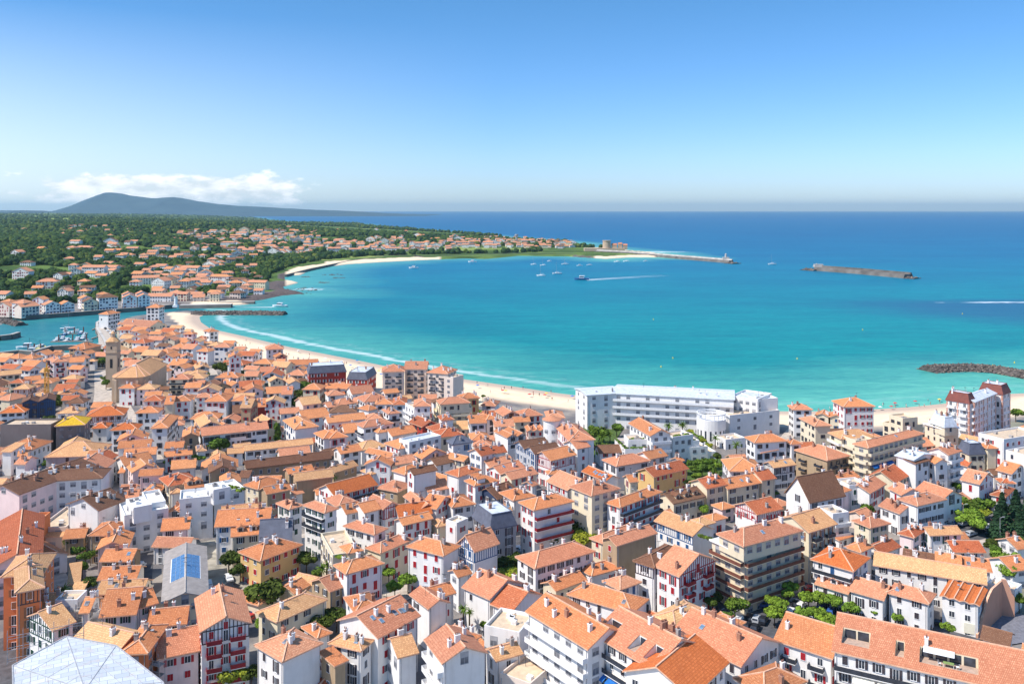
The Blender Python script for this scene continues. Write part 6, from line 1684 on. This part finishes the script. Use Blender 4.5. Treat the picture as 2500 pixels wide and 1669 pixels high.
# terrace planting
b = MB(); rg = random.Random(4)
def plants(name, crop, polys, z, n_, label):
    b = MB()
    for _ in range(n_):
        (x0, y0), (x1, y1) = rg.choice(polys); s = rg.random(); p = gp(*cp(crop, x0+(x1-x0)*s, y0+(y1-y0)*s), z); r0 = rg.uniform(.3, .8); k = b.mi(LM[rg.choice('mmbd')])
        for _ in range(14):
            v = Vector((rg.gauss(0, 1), rg.gauss(0, 1), abs(rg.gauss(0, 1)))).normalized(); c = Vector(p)+v*r0*.8; x = v.orthogonal().normalized()*r0*.45; y = v.cross(x)
            i0 = len(b.v); b.v += [tuple(c+x), tuple(c+y), tuple(c-x), tuple(c-y)]; b.f.append((i0, i0+1, i0+2, i0+3)); b.m.append(k)
    tag(ob(name, b.mesh(name)), label, 'plants', None, 'stuff')
plants('terrace_plants', 'N', [((1150, 722), (1330, 700)), ((720, 750), (920, 745))], 10.2, 60, 'green planters on the top terraces of the stepped hotel')
plants('terrace_plants', 'N', [((1150, 775), (1400, 755)), ((690, 840), (920, 832)), ((590, 740), (700, 840))], 7.7, 110, 'green planters on the middle terraces of the stepped hotel')
plants('terrace_plants', 'N', [((1150, 845), (1480, 815)), ((480, 850), (560, 900)), ((1400, 700), (1520, 850)), ((1330, 690), (1440, 760))], 3, 150, 'shrubs on the lower terraces of the stepped hotel')
plants('terrace_plants', 'F', [((800, 1090), (1100, 1150)), ((820, 1110), (1060, 1180))], 12.3, 60, 'pot plants crowded on the curved white roof terrace')
plants('terrace_plants', 'C', [((1700, 215), (1920, 285))], 14.3, 60, 'yellow-green planting along the set-back top terrace')
plants('terrace_plants', 'B', [((690, 400), (820, 420))], 11.2, 20, 'plants on the pale flat roof above the street')
# hill wood: countable trees near the river, the rest one wood
ico = [(0, 0, 1)]+[(.894*math.cos(a), .894*math.sin(a), .447) for a in [i*1.2566 for i in range(5)]]+[(.894*math.cos(a), .894*math.sin(a), -.447) for a in [i*1.2566+.628 for i in range(5)]]+[(0, 0, -1)]
icf = [(0, i, i % 5+1) for i in range(1, 6)]+[(i, i+5, i % 5+1) for i in range(1, 6)]+[(i+5, i % 5+6, i % 5+1) for i in range(1, 6)]+[(11, i % 5+6, i+5) for i in range(1, 6)]
icv = np.array(ico)
def subdiv(V, Fc):
    V = [tuple(v) for v in V]; cache = {}; out = []
    def mid(a, b_):
        k = (min(a, b_), max(a, b_))
        if k not in cache: m_ = (np.array(V[a])+V[b_])/2; m_ /= np.linalg.norm(m_); V.append(tuple(m_)); cache[k] = len(V)-1
        return cache[k]
    for a, b_, c in Fc:
        x, y, z = mid(a, b_), mid(b_, c), mid(c, a); out += [(a, x, z), (b_, y, x), (c, z, y), (x, y, z)]
    return np.array(V), out
V1, F1 = subdiv(icv, icf)
rn = np.random.default_rng(5)
def scatter(n_, y0, y1, cover):
    Y = y0*(y1/y0)**rn.random(n_); X = rn.uniform(-.72, .12, n_)*Y; Z, Sd, Hh = gh(X, Y)
    ok = (Sd > 8) & ((Hh > 3) | ((Y > 2200) & (Sd > 25))) & (Z > -.4)
    dens = vnoise(X, Y, 190, 7)+.7*vnoise(X, Y, 70, 8); ok &= dens > cover-.9*rn.random(n_)*0.6; ok &= vnoise(X, Y, np.where(Y < 2500, 120, 420), 9) < .38
    if HV:
        H_ = np.array(HV)
        for i in range(0, len(H_)):
            if H_[i, 1] > y1*1.05 or H_[i, 1] < y0*.9: continue
            ok &= ~((np.abs(X-H_[i, 0]) < H_[i, 2]+2) & (Y > H_[i, 1]-H_[i, 2]-(20 if H_[i, 1] < 1700 else 38)) & (Y < H_[i, 1]+H_[i, 2]+3))
    ok &= proj(X, Y, Z)[0] > -260
    return X[ok], Y[ok], Z[ok]
def wood(name, X, Y, Z, rad, V, Fc, mat, label):
    n_ = len(X); V = np.asarray(V); Fc = np.asarray(Fc); nv = len(V)
    r = rad*rn.uniform(.6, 1.35, n_); jit = rn.uniform(.68, 1.25, (n_, nv, 1)); P_ = V[None]*jit*r[:, None, None]*np.array([1, 1, .95]); P_[:, :, 0] *= rn.uniform(.8, 1.25, (n_, 1))
    P_ += np.stack([X, Y, Z+r*.75], -1)[:, None, :]
    Fa = Fc[None]+(np.arange(n_)*nv)[:, None, None]; me = fast_mesh(name, P_.reshape(-1, 3), Fa.reshape(-1, 3)); me.materials.append(mat)
    tone = me.attributes.new('tone', 'FLOAT', 'POINT'); tone.data.foreach_set('value', np.repeat(rn.random(n_), nv).astype(np.float32))
    o = ob(name, me); tag(o, label, 'wood', None, 'stuff'); return o
m, t, b = newmat('wood foliage'); at = t.nodes.new('ShaderNodeAttribute'); at.attribute_name = 'tone'; P = geo(t)
cr = t.nodes.new('ShaderNodeValToRGB'); t.links.new(at.outputs['Fac'], cr.inputs[0])
while len(cr.color_ramp.elements) < 4: cr.color_ramp.elements.new(.5)
for e, (p, c) in zip(cr.color_ramp.elements, ((0, (.020, .055, .020)), (.5, (.055, .11, .024)), (.85, (.11, .17, .032)), (1, (.19, .23, .04)))): e.position = p; e.color = (*c, 1)
t.links.new(mix(mrange(noise(t, .5, P, 5, .7), .35, .65, .15, 1, nt=t), (.012, .026, .010), cr.outputs[0], nt=t), b.inputs['Base Color']); b.inputs['Roughness'].default_value = .9; b.inputs['Specular IOR Level'].default_value = .1
bump(t, b, noise(t, .9, P, 4, .7), .9, 1.2)
X, Y, Z = scatter(17000, 880, 1700, -1.1); 
V2, F2 = subdiv(V1, F1)
idx = np.argsort(Y)[:150]
tcol = rt
for i in idx:
    o = empty('tree', (X[i], Y[i], Z[i])); r_ = rt.uniform(2.8, 4.8); kk = rt.choice(('round', 'round', 'round', 'poplar')); col = rt.choice('ddmc' if kk == 'round' else 'dc')
    ob('trunk', TRK[kk], o, (0, 0, r_*.8), 0, (r_, r_, r_*.5)); ob('crown', crown(kk, col), o, (0, 0, r_*.8), rt.uniform(0, 6), (r_*1.2, r_*1.2, r_))
    tag(o, None, 'tree', 'trees on the hill over the river'); TOLABEL.append((o, TW[col], *proj(X[i], Y[i], Z[i]), 'hill tree'))
rest = np.argsort(Y)[150:]
wood('woodland', X[rest], Y[rest], Z[rest], 3.7, V2, F2, m, 'dense mixed trees covering the near slope of the hill')
X, Y, Z = scatter(24000, 1650, 4200, -.9); wood('woodland', X, Y, Z-1, 5.5, V1, F1, m, 'belt of trees behind the far village and beaches')
X, Y, Z = scatter(14000, 4100, 11500, -.3); wood('woodland', X, Y, Z-5, 8, V1, F1, m, 'faint hazy woods on the farthest low hills')
# ---------------------------------------------------------------- vehicles
def car_parts(kind):
    van = kind == 'van'; L_, W_ = (4.6, 1.85) if van else (4.1, 1.72); b = MB(); pt = CARP
    prof = [(-L_/2, .35), (L_/2, .35), (L_/2, .75), (L_/2-.9, .95), (L_/2-1.5, 1.85 if van else 1.42), (-L_/2+(.15 if van else .75), 1.9 if van else 1.42), (-L_/2+.05, .95)]
    hw = W_/2
    n_ = len(prof); iw = lambda z: hw-(.22 if z > 1.2 else 0)
    b.face([(x, -iw(z), z) for x, z in prof], pt); b.face([(x, iw(z), z) for x, z in prof][::-1], pt)
    for i in range(n_):
        (x0, z0), (x1, z1) = prof[i], prof[(i+1) % n_]; b.face([(x0, iw(z0), z0), (x1, iw(z1), z1), (x1, -iw(z1), z1), (x0, -iw(z0), z0)], pt)
    g = MB(); zt = 1.75 if van else 1.34
    def gl(q): g.face(q, glass)
    x1, x2 = L_/2-.98, L_/2-1.46
    gl([(x1+.03, -hw+.12, 1.0), (x1+.03, hw-.12, 1.0), (x2+.03, hw-.26, zt), (x2+.03, -hw+.26, zt)])
    for s in (-1, 1):
        q = [(x1-.15, s*(hw-.01), .98), (x2-.08, s*(hw-.2), zt), ((-.1 if van else -L_/2+.85), s*(hw-.2), zt), ((-.1 if van else -L_/2+.35), s*(hw-.01), .98)]
        gl(q if s < 0 else q[::-1])
    if not van: gl([(-L_/2+.02, hw-.15, 1.0), (-L_/2+.02, -hw+.15, 1.0), (-L_/2+.68, -hw+.3, zt), (-L_/2+.68, hw-.3, zt)])
    wmb = MB(); k = wmb.mi(darkp)
    for s in (0, 1):
        for j in range(10): a = j*.6283; wmb.v.append((.32*math.cos(a), -.1+.2*s, .32*math.sin(a)))
    for j in range(10): wmb.f.append((j, (j+1) % 10, 10+(j+1) % 10, 10+j)); wmb.m.append(k)
    wmb.f.append(tuple(range(10))[::-1]); wmb.m.append(k); wmb.f.append(tuple(range(10, 20))); wmb.m.append(k)
    return b.mesh('body'), g.mesh('window'), wmb.mesh('wheel'), L_, W_
CARP = flat('car paint', (.8, .8, .8), .25, 0, 1, spec=.6)
CC = dict(w=('white', (.78, .78, .78)), k=('dark', (.02, .022, .03)), s=('silver', (.42, .44, .47)), r=('red', (.45, .02, .02)), b=('blue', (.03, .10, .35)))
cpm = {k: flat('car paint '+v[0], v[1], .3, .02, 1, spec=.6) for k, v in CC.items()}
CARM = {k: car_parts(k) for k in ('car', 'van')}
def car(crop, x, y, col, ang, kind='car'):
    p = gp(*cp(crop, x, y), .6); o = empty('parked_car' if kind == 'car' else 'parked_van', (p[0], p[1], .36), R(ang)); bm_, gm, wm_, L_, W_ = CARM[kind]
    bo = ob('body', bm_, o, (0, 0, 0)); bo.material_slots[0].link = 'OBJECT'; bo.material_slots[0].material = cpm[col]
    ob('window', gm, o)
    for sx_ in (-1, 1):
        for sy_ in (-1, 1): ob('wheel', wm_, o, (sx_*L_*.31, sy_*(W_/2-.12), .32))
    tag(o, None, kind, 'vehicles parked along the streets'); TOLABEL.append((o, CC[col][0]+' paint', *cp(crop, x, y), kind))
CARS = """C 1880 680 w 45;C 1972 712 k 45;C 2070 1010 w 60 v;C 2165 975 k 60;C 2230 985 s 60;C 2290 995 k 60;C 2140 1050 k 60;C 2215 1065 k 60;C 2312 852 b 10;C 2285 728 k 35
D 30 662 k 30;D 95 655 k 30;D 185 632 k 30;D 350 557 s 40;D 405 712 r 5;D 150 902 s 55;D 215 918 w 55;D 472 888 b 60;D 570 920 b 60;D 662 942 k 60;D 650 992 s 60;D 250 850 k 55;D 300 860 w 55;D 230 830 s 55;D 390 965 s 60;D 1555 1000 k 55;D 1622 1012 r 55;D 1692 1032 k 55;D 1300 1000 w -10 v;D 200 870 k 55;D 120 880 k 55
J 1430 1235 s 20;J 1515 1205 w 20;J 1215 1312 s 20;J 1500 1280 b 20;J 1335 1322 w 20;J 1610 1160 b 40;J 1840 1332 w 30;J 1740 1372 k 0;J 1175 1472 k 90;J 1410 1305 s 20;J 1110 1335 w 20;J 1660 1410 s 30;J 1580 1300 s 30
A 1275 510 w 90 v;A 1330 712 w 85 v;A 2085 612 w -60;A 1830 522 s -65;A 1795 460 r -65;A 1908 700 w -65 v;A 2110 690 k 0;A 2290 970 r 60
E 1490 800 w 90;E 1480 1050 k 90;E 1462 1290 w 80;E 1457 1350 s 80;E 1457 1400 w 80;E 1452 1452 b 80;E 1455 1520 w 80;E 1470 1240 s 80;E 1495 850 s 90
K 1420 500 w -55;K 1440 522 k -55;K 1470 552 w -55;K 1500 520 s -55;K 1510 590 w -60;K 1550 560 w -60;K 1600 592 k -60;K 1560 650 w -65;K 1590 712 s -65;K 1530 620 k -60
C 60 345 w 30;C 112 352 w 30;B 1560 655 k 20"""
for ln in CARS.splitlines():
    c_ = ln[0]
    for it in ln[1:].split(';'):
        q = it.split()
        if q[0].isalpha() and len(q[0]) == 1: q = q[1:]
        car(c_, float(q[0]), float(q[1]), q[2], float(q[3]), 'van' if len(q) > 4 else 'car')
p = gp(*cp('D', 1830, 1045), 1); o = empty('camper_van', (p[0], p[1], .33), R(64)); tag(o, 'cream camper van with overcab parked beside the pelota wall', 'camper van')
cm = flat('camper body', (.80, .76, .62), .4, .03)
b = MB(); b.box(-3.4, 1.9, -1.1, 1.1, .5, 2.9, cm); b.box(1.9, 2.9, -1.1, 1.1, 1.9, 2.9, cm); b.box(1.9, 3.4, -1.0, 1.0, .5, 1.3, cm); ob('body', b.mesh('body'), o)
b = MB(); b.face([(3.2, -.9, 1.3), (3.2, .9, 1.3), (2.7, .9, 1.9), (2.7, -.9, 1.9)], glass); b.face([(1.9, -1.0, 1.3), (3.2, -.95, 1.3), (2.7, -.95, 1.9), (1.9, -1.0, 1.9)], glass); ob('windscreen', b.mesh('windscreen'), o)
b = MB(); b.box(-2.4, -1.2, -1.14, -1.1, 1.5, 2.2, glass); b.box(-.4, .8, -1.14, -1.1, 1.5, 2.2, glass); ob('side_window', b.mesh('side_window'), o)
for sx_ in (-2, 2.2):
    for sy_ in (-1, 1): ob('wheel', CARM['van'][2], o, (sx_, sy_, .32))
# ---------------------------------------------------------------- boats, pontoons, buoys
hullw = flat('white hull', (.80, .80, .80), .4, .05); hullb = flat('blue hull', (.05, .16, .35), .4, .05); wood_ = flat('weathered deck', (.36, .30, .25), .9)
def hull_mb(L_, W_, h, m):
    b = MB(); st = [(-.5, .42, 1), (-.2, .5, 1), (.15, .46, 1.02), (.36, .28, 1.12), (.5, .0, 1.25)]
    rows = []
    for s, w_, hh in st: rows.append([(s*L_, -w_*W_, h*hh), (s*L_*.94, -w_*W_*.6, -.3), (s*L_*.94, w_*W_*.6, -.3), (s*L_, w_*W_, h*hh)])
    for a_, c_ in zip(rows, rows[1:]):
        for i in range(3): b.face([a_[i], c_[i], c_[i+1], a_[i+1]][::-1], m)
        b.face([a_[0], a_[3], c_[3], c_[0]][::-1], m)
    b.face(rows[0], m); return b
def boat(crop, x, y, L_, ang, kind, label=None, col=hullw, wake=0):
    s = cp(crop, x, y); p = gp(*s, -3); o = empty({'motor': 'motor_boat', 'fish': 'fishing_boat', 'sail': 'sailing_boat'}[kind], p, R(ang))
    ob('hull', hull_mb(L_, L_*.34, L_*.12, col).mesh('hull'), o)
    b = MB()
    if kind != 'sail':
        b.box(-L_*.15, L_*.16, -L_*.11, L_*.11, L_*.12, L_*.26, whitep); b.box(-L_*.12, L_*.17, -L_*.115, L_*.115, L_*.18, L_*.225, glass); b.box(-L_*.2, L_*.14, -L_*.13, L_*.13, L_*.26, L_*.28, whitep); ob('cabin', b.mesh('cabin'), o)
        if kind == 'fish': b = MB(); b.bar((-L_*.1, 0, L_*.2), (-L_*.1, 0, L_*.55), .08, railm); b.bar((-L_*.1, 0, L_*.5), (-L_*.42, 0, L_*.42), .05, railm); ob('mast', b.mesh('mast'), o)
    else:
        b.box(-L_*.2, L_*.15, -L_*.1, L_*.1, L_*.12, L_*.17, whitep); ob('cabin', b.mesh('cabin'), o)
        b = MB(); b.bar((L_*.05, 0, L_*.1), (L_*.05, 0, L_*1.25), .1, greyp); b.bar((L_*.05, 0, L_*.28), (-L_*.4, 0, L_*.28), .12, whitep); b.bar((L_*.05, 0, L_*1.25), (L_*.5, 0, L_*.16), .03, greyp); ob('mast', b.mesh('mast'), o)
    tag(o, label, 'boat', 'boats in the bay and port')
    if not label: TOLABEL.append((o, {'motor': 'small white motor boat', 'fish': 'white fishing boat with wheelhouse', 'sail': 'small sailing boat with bare mast'}[kind], *s, 'boat'))
    return o
for x, y, L_, a, k in ((370, 795, 15, 200, 'fish'), (433, 850, 13, 190, 'fish'), (790, 682, 9, 80, 'motor'), (860, 665, 9, 100, 'fish'), (925, 690, 9, 85, 'motor'), (1065, 682, 10, 95, 'fish'), (1145, 662, 10, 90, 'motor'), (1190, 690, 6, 90, 'motor'), (895, 560, 8, 100, 'motor'), (945, 595, 8, 85, 'motor'), (1045, 572, 9, 190, 'fish'), (1110, 597, 8, 80, 'motor'), (890, 610, 8, 90, 'motor'), (1160, 600, 6, 90, 'motor'), (510, 880, 8, 0, 'motor'), (1420, 860, 7, 20, 'motor')): boat('K', x, y, L_, a, k, None, hullb if x in (1110, 890, 510) else hullw)
boat('K', 560, 805, 13, 90, 'fish', 'broad yellow-white work boat moored at the pontoon', flat('yellow hull', (.62, .52, .14), .5))
boat('K', 928, 530, 12, 30, 'sail', 'white yacht with tall bare mast off the marina pontoons')
boat('P', 2292, 903, 16, 175, 'motor', 'white motor launch leaving the harbour past the low groyne')
boat('R', 235, 280, 22, 180, 'motor', 'dark launch trailing a long white wake across the bay', hullb)
for x, y, L_, k in ((117, 252, 16, 'sail'), (40, 262, 14, 'sail'), (155, 207, 14, 'sail'), (225, 214, 11, 'motor'), (272, 211, 11, 'sail'), (403, 195, 12, 'sail'), (448, 193, 12, 'sail'), (1145, 207, 16, 'sail'), (50, 212, 11, 'sail'), (5, 208, 11, 'sail'), (540, 192, 9, 'motor'), (80, 192, 9, 'motor')): boat('R', x, y, L_, 160+x % 40, k)
for x, y in ((1240, 588), (1722, 538)): boat('Q', x, y, 17, 170, 'fish')
def wake(a, c, w0, w1, label):
    p, q = Vector(gp(*a, -3)), Vector(gp(*c, -3)); u = (q-p).normalized(); n_ = Vector((-u.y, u.x, 0)); b = MB(); k = 14; rg = random.Random(1); fo = flat('foam', (.80, .86, .88), .8, .1)
    for i in range(k):
        s0, s1 = i/k, (i+1)/k
        for sg in (-1, 1):
            off = lambda s: n_*sg*(w0+(w1-w0)*s)*.5; wd = lambda s: n_*sg*(w0*.6*(1-s)+.4)
            z = Vector((0, 0, .04)); pts = [p+u*(q-p).length*s0+off(s0)+z, p+u*(q-p).length*s1+off(s1)+z, p+u*(q-p).length*s1+off(s1)+wd(s1)+z, p+u*(q-p).length*s0+off(s0)+wd(s0)+z]
            b.face(pts if sg > 0 else pts[::-1], fo)
    tag(ob('wake', b.mesh('wake')), label, 'wake', None, 'stuff')
wake(cp('R', 250, 281), cp('R', 640, 258), 6, 16, 'thin white wake behind the launch crossing the bay')
wake(cp('P', 2235, 905), cp('P', 1950, 907), 3, 6, 'short white wake behind the motor launch')
for (x0, y0, x1, y1, wd) in ((820, 603, 1200, 588, 2.4), (695, 706, 1270, 696, 2.4), (330, 838, 590, 830, 3), (1260, 545, 1420, 528, 1.2), (1250, 670, 1490, 628, 1.2), (1280, 785, 1540, 752, 1.2)):
    p, q = Vector(gp(*cp('K', x0, y0), -3)), Vector(gp(*cp('K', x1, y1), -3)); o = empty('pontoon', p); b = MB(); d = q-p; b.bar((0, 0, .3), (d.x, d.y, .3 if x0 < 1200 else 2.8), wd/2 if wd > 2 else .6, wood_); 
    for v in range(len(b.v)): b.v[v] = (b.v[v][0], b.v[v][1], .1 if b.v[v][2] < .3 else min(b.v[v][2], .55) if x0 < 1200 else b.v[v][2])
    ob('deck', b.mesh('deck'), o)
    if wd > 2:
        n_ = Vector((-d.y, d.x, 0)).normalized()
        for i in range(3):
            s = (i+.5)/3; b = MB(); b.cyl(0, 0, -2, 5.5, .45, .45, flat('rust pile', (.20, .09, .07), .9), 8); ob('pile', b.mesh('pile'), o, tuple(d*s+n_*1.6))
    tag(o, None, 'pontoon', 'pontoons in the fishing port'); TOLABEL.append((o, 'floating deck' if wd > 2 else 'sloping gangway to the quay', *cp('K', (x0+x1)/2, (y0+y1)/2), 'pontoon'))
b = MB(); ym2 = flat('buoy yellow', (.85, .60, .05), .5, .02); b.cyl(0, 0, -.4, .4, .45, .45, ym2, 10); b.cyl(0, 0, .4, 1.1, .3, .08, ym2, 8); bym = b.mesh('buoy')
for c_, x, y in (('R', 578, 470), ('R', 671, 655), ('R', 1265, 658), ('R', 1578, 520), ('R', 2055, 443), ('O', 2050, 50), ('O', 2258, 22), ('N', 1033, 62)):
    s = cp(c_, x, y); p = gp(*s, -3); o = ob('buoy', bym, None, p); tag(o, None, 'buoy', 'yellow buoys in the bay'); TOLABEL.append((o, 'small yellow buoy', *s, 'buoy'))
# ---------------------------------------------------------------- beach life
def person_mb(shirt, skin):
    b = MB(); n_ = 8
    rings = [(0, .09, .0), (.45, .10, 0), (.85, .16, 0), (1.1, .14, 0), (1.4, .19, 0), (1.48, .07, 0), (1.55, .07, 0), (1.62, .10, 0), (1.74, .09, 0), (1.8, .02, 0)]
    for i, (z, r_, _) in enumerate(rings):
        for j in range(n_): a = j*6.283/n_; b.v.append((r_*1.25*math.cos(a), r_*.8*math.sin(a), z))
    for i in range(len(rings)-1):
        k = b.mi(shirt if 2 <= i < 5 else skin)
        for j in range(n_): j2 = (j+1) % n_; b.f.append((i*n_+j, i*n_+j2, (i+1)*n_+j2, (i+1)*n_+j)); b.m.append(k)
    for s in (-1, 1): b.bar((s*.24, 0, 1.38), (s*.36, .06, .85), .045, skin)
    return b
skin = flat('skin', (.42, .24, .16), .8); PEO = [person_mb(flat('clothes '+n_, c, .8), skin).mesh('person') for n_, c in (('dark', (.03, .03, .06)), ('red', (.5, .04, .04)), ('white', (.75, .75, .75)), ('blue', (.05, .15, .45)))]
PN = ('dark', 'red', 'white', 'blue'); rp = random.Random(21)
par = []
for nm, c in (('red', (.65, .05, .05)), ('blue', (.05, .2, .6)), ('white', (.85, .85, .82)), ('yellow', (.85, .6, .1))):
    b = MB(); m_ = flat('parasol '+nm, c, .8); n_ = 10
    for i in range(n_): a0, a1 = 6.283*i/n_, 6.283*(i+1)/n_; b.face([(1.1*math.cos(a0), 1.1*math.sin(a0), 1.75), (1.1*math.cos(a1), 1.1*math.sin(a1), 1.75), (0, 0, 2.2)], m_)
    c2 = b.mesh('canopy'); b = MB(); b.cyl(0, 0, -.1, 2.2, .04, .04, whitep, 5); par.append((nm, c2, b.mesh('pole')))
cnt = 0
while cnt < 120:
    i = rp.random(); px = 560+i*840 if rp.random() < .75 else rp.uniform(2010, 2300)
    yl = np.interp(px, [560, 700, 850, 1000, 1150, 1400, 2010, 2300], [818, 846, 876, 900, 925, 958, 985, 962]); py = yl+rp.uniform(1, 34 if px < 1400 else 22)
    x, y, _ = gp(px, py, -1.5); z, s_, _h = height(np.array([x]), np.array([y]))
    if s_[0] < 2 or s_[0] > 58: continue
    if free_ok := not any(abs(x-r[0]) < r[3]+3 and abs(y-r[1]) < r[4]+3 for r in RECTS):
        z = float(z[0]); cnt += 1
        if rp.random() < .72: k = rp.randrange(4); o = ob('person', PEO[k], None, (x, y, z), rp.uniform(0, 6)); tag(o, None, 'person', 'people on the beach'); TOLABEL.append((o, 'figure in %s clothes on the sand' % PN[k], px, py, 'person'))
        else: nm, c2, pl = rp.choice(par); o = empty('parasol', (x, y, z)); ob('canopy', c2, o); ob('pole', pl, o); tag(o, None, 'parasol', 'parasols on the beach'); TOLABEL.append((o, 'open %s beach parasol' % nm, px, py, 'parasol'))
# garden umbrellas
def umbrella(crop, x, y, z, r, m1, m2, label):
    p = gp(*cp(crop, x, y), z+2.4); o = empty('garden_umbrella', (p[0], p[1], z)); b = MB(); n_ = 12
    for i in range(n_): a0, a1 = 6.283*i/n_, 6.283*(i+1)/n_; b.face([(r*math.cos(a0), r*math.sin(a0), 2.3), (r*math.cos(a1), r*math.sin(a1), 2.3), (0, 0, 2.95)], (m1, m2)[i % 2])
    ob('canopy', b.mesh('canopy'), o); b = MB(); b.cyl(0, 0, 0, 2.9, .05, .05, whitep, 6); ob('pole', b.mesh('pole'), o); tag(o, label, 'umbrella')
rd = flat('canvas red', (.62, .04, .05), .8)
umbrella('B', 405, 605, 0, 3.1, rd, whitep, 'big red and white striped umbrella beside the large round tree')
umbrella('D', 2180, 650, 5, 1.9, whitep, whitep, 'white umbrella on the furnished roof terrace right of the long low terrace')
umbrella('B', 1590, 455, 0, 1.8, rd, rd, 'red cafe umbrella beside the plaza corner house')
umbrella('A', 1270, 170, 2, 2.2, whitep, whitep, 'white garden umbrella behind the pair of conifers, left one')
umbrella('A', 1340, 165, 2, 2.2, whitep, whitep, 'white garden umbrella behind the pair of conifers, right one')
# terrace tables on sunken roof terraces
for i, (root, loc, x0, x1, y0, y1, z0, da) in enumerate(TERR):
    b = MB(); b.box(-.9, .9, -.45, .45, .72, .78, (flat('table green', (.25, .35, .12), .6), whitep)[i % 2])
    for sx_ in (-.8, .8):
        for sy_ in (-.35, .35): b.box(sx_-.03, sx_+.03, sy_-.03, sy_+.03, 0, .72, whitep)
    q = root.matrix_basis @ Vector(loc((x0+x1)/2, (y0+y1)/2-.4, z0)); o = ob('table', b.mesh('table'), None, q, root.rotation_euler.z+da)
    tag(o, ('long green table in the left sunken roof terrace', 'white table in the right sunken roof terrace', 'white table in a roof cut-out of the terraced block')[i % 3], 'table')
    for sx_ in (-1.5, 1.5):
        b = MB(); b.box(-.25, .25, -.25, .25, .4, .46, whitep); b.box(-.25, -.2, -.25, .25, .46, .9, whitep)
        for u_ in (-.22, .22):
            for v_ in (-.22, .22): b.box(u_-.02, u_+.02, v_-.02, v_+.02, 0, .4, whitep)
        q2 = root.matrix_basis @ Vector(loc((x0+x1)/2+sx_, (y0+y1)/2-.4, z0)); o = ob('chair', b.mesh('chair'), None, q2, root.rotation_euler.z+da+(0 if sx_ < 0 else math.pi)); tag(o, 'white chair at the %s end of the table in sunken terrace %s' % ('left' if sx_ < 0 else 'right', ('with green table', 'on the right', 'with grey floor')[i % 3]), 'chair')
# awnings as parts of things standing at street level are folded; lamps
def lamp(crop, x, y, label):
    p = gp(*cp(crop, x, y)); o = empty('street_lamp', p); b = MB(); b.cyl(0, 0, 0, 7, .09, .06, greyp, 6); ob('pole', b.mesh('pole'), o)
    b = MB(); b.bar((0, 0, 7), (1.1, 0, 7.3), .05, greyp); b.box(.8, 1.4, -.15, .15, 7.22, 7.36, greyp); ob('lamp_head', b.mesh('lamp_head'), o); tag(o, None, 'street lamp', 'street lamps'); TOLABEL.append((o, 'grey pole with short arm', *cp(crop, x, y), 'street lamp'))
for c_, x, y in (('D', 370, 668), ('D', 2115, 265), ('D', 95, 770), ('D', 1425, 700), ('C', 1820, 890), ('C', 2240, 860), ('J', 1575, 1330), ('D', 1655, 130), ('D', 48, 800)): lamp(c_, x, y, '')
# fence panels on the roof terrace of the screened block
# ---------------------------------------------------------------- air
haze = MB(); m, t, b = newmat('haze air'); t.nodes.remove(b)
vol = t.nodes.new('ShaderNodeVolumePrincipled'); vol.inputs['Density'].default_value = HAZED; vol.inputs['Color'].default_value = (*HAZEC, 1); vol.inputs['Anisotropy'].default_value = .2
t.links.new(vol.outputs[0], t.nodes['Material Output'].inputs['Volume'])
haze.box(-70000, 70000, -300, 45500, -9.5, 372, m)
if HAZED > 0: tag(ob('haze', haze.mesh('haze')), 'thin blue sea haze over the bay and hills', 'haze', None, 'stuff')
finish_labels()
print('houses', ntown, 'fill', len(FILL), 'objects', len(bpy.data.objects))
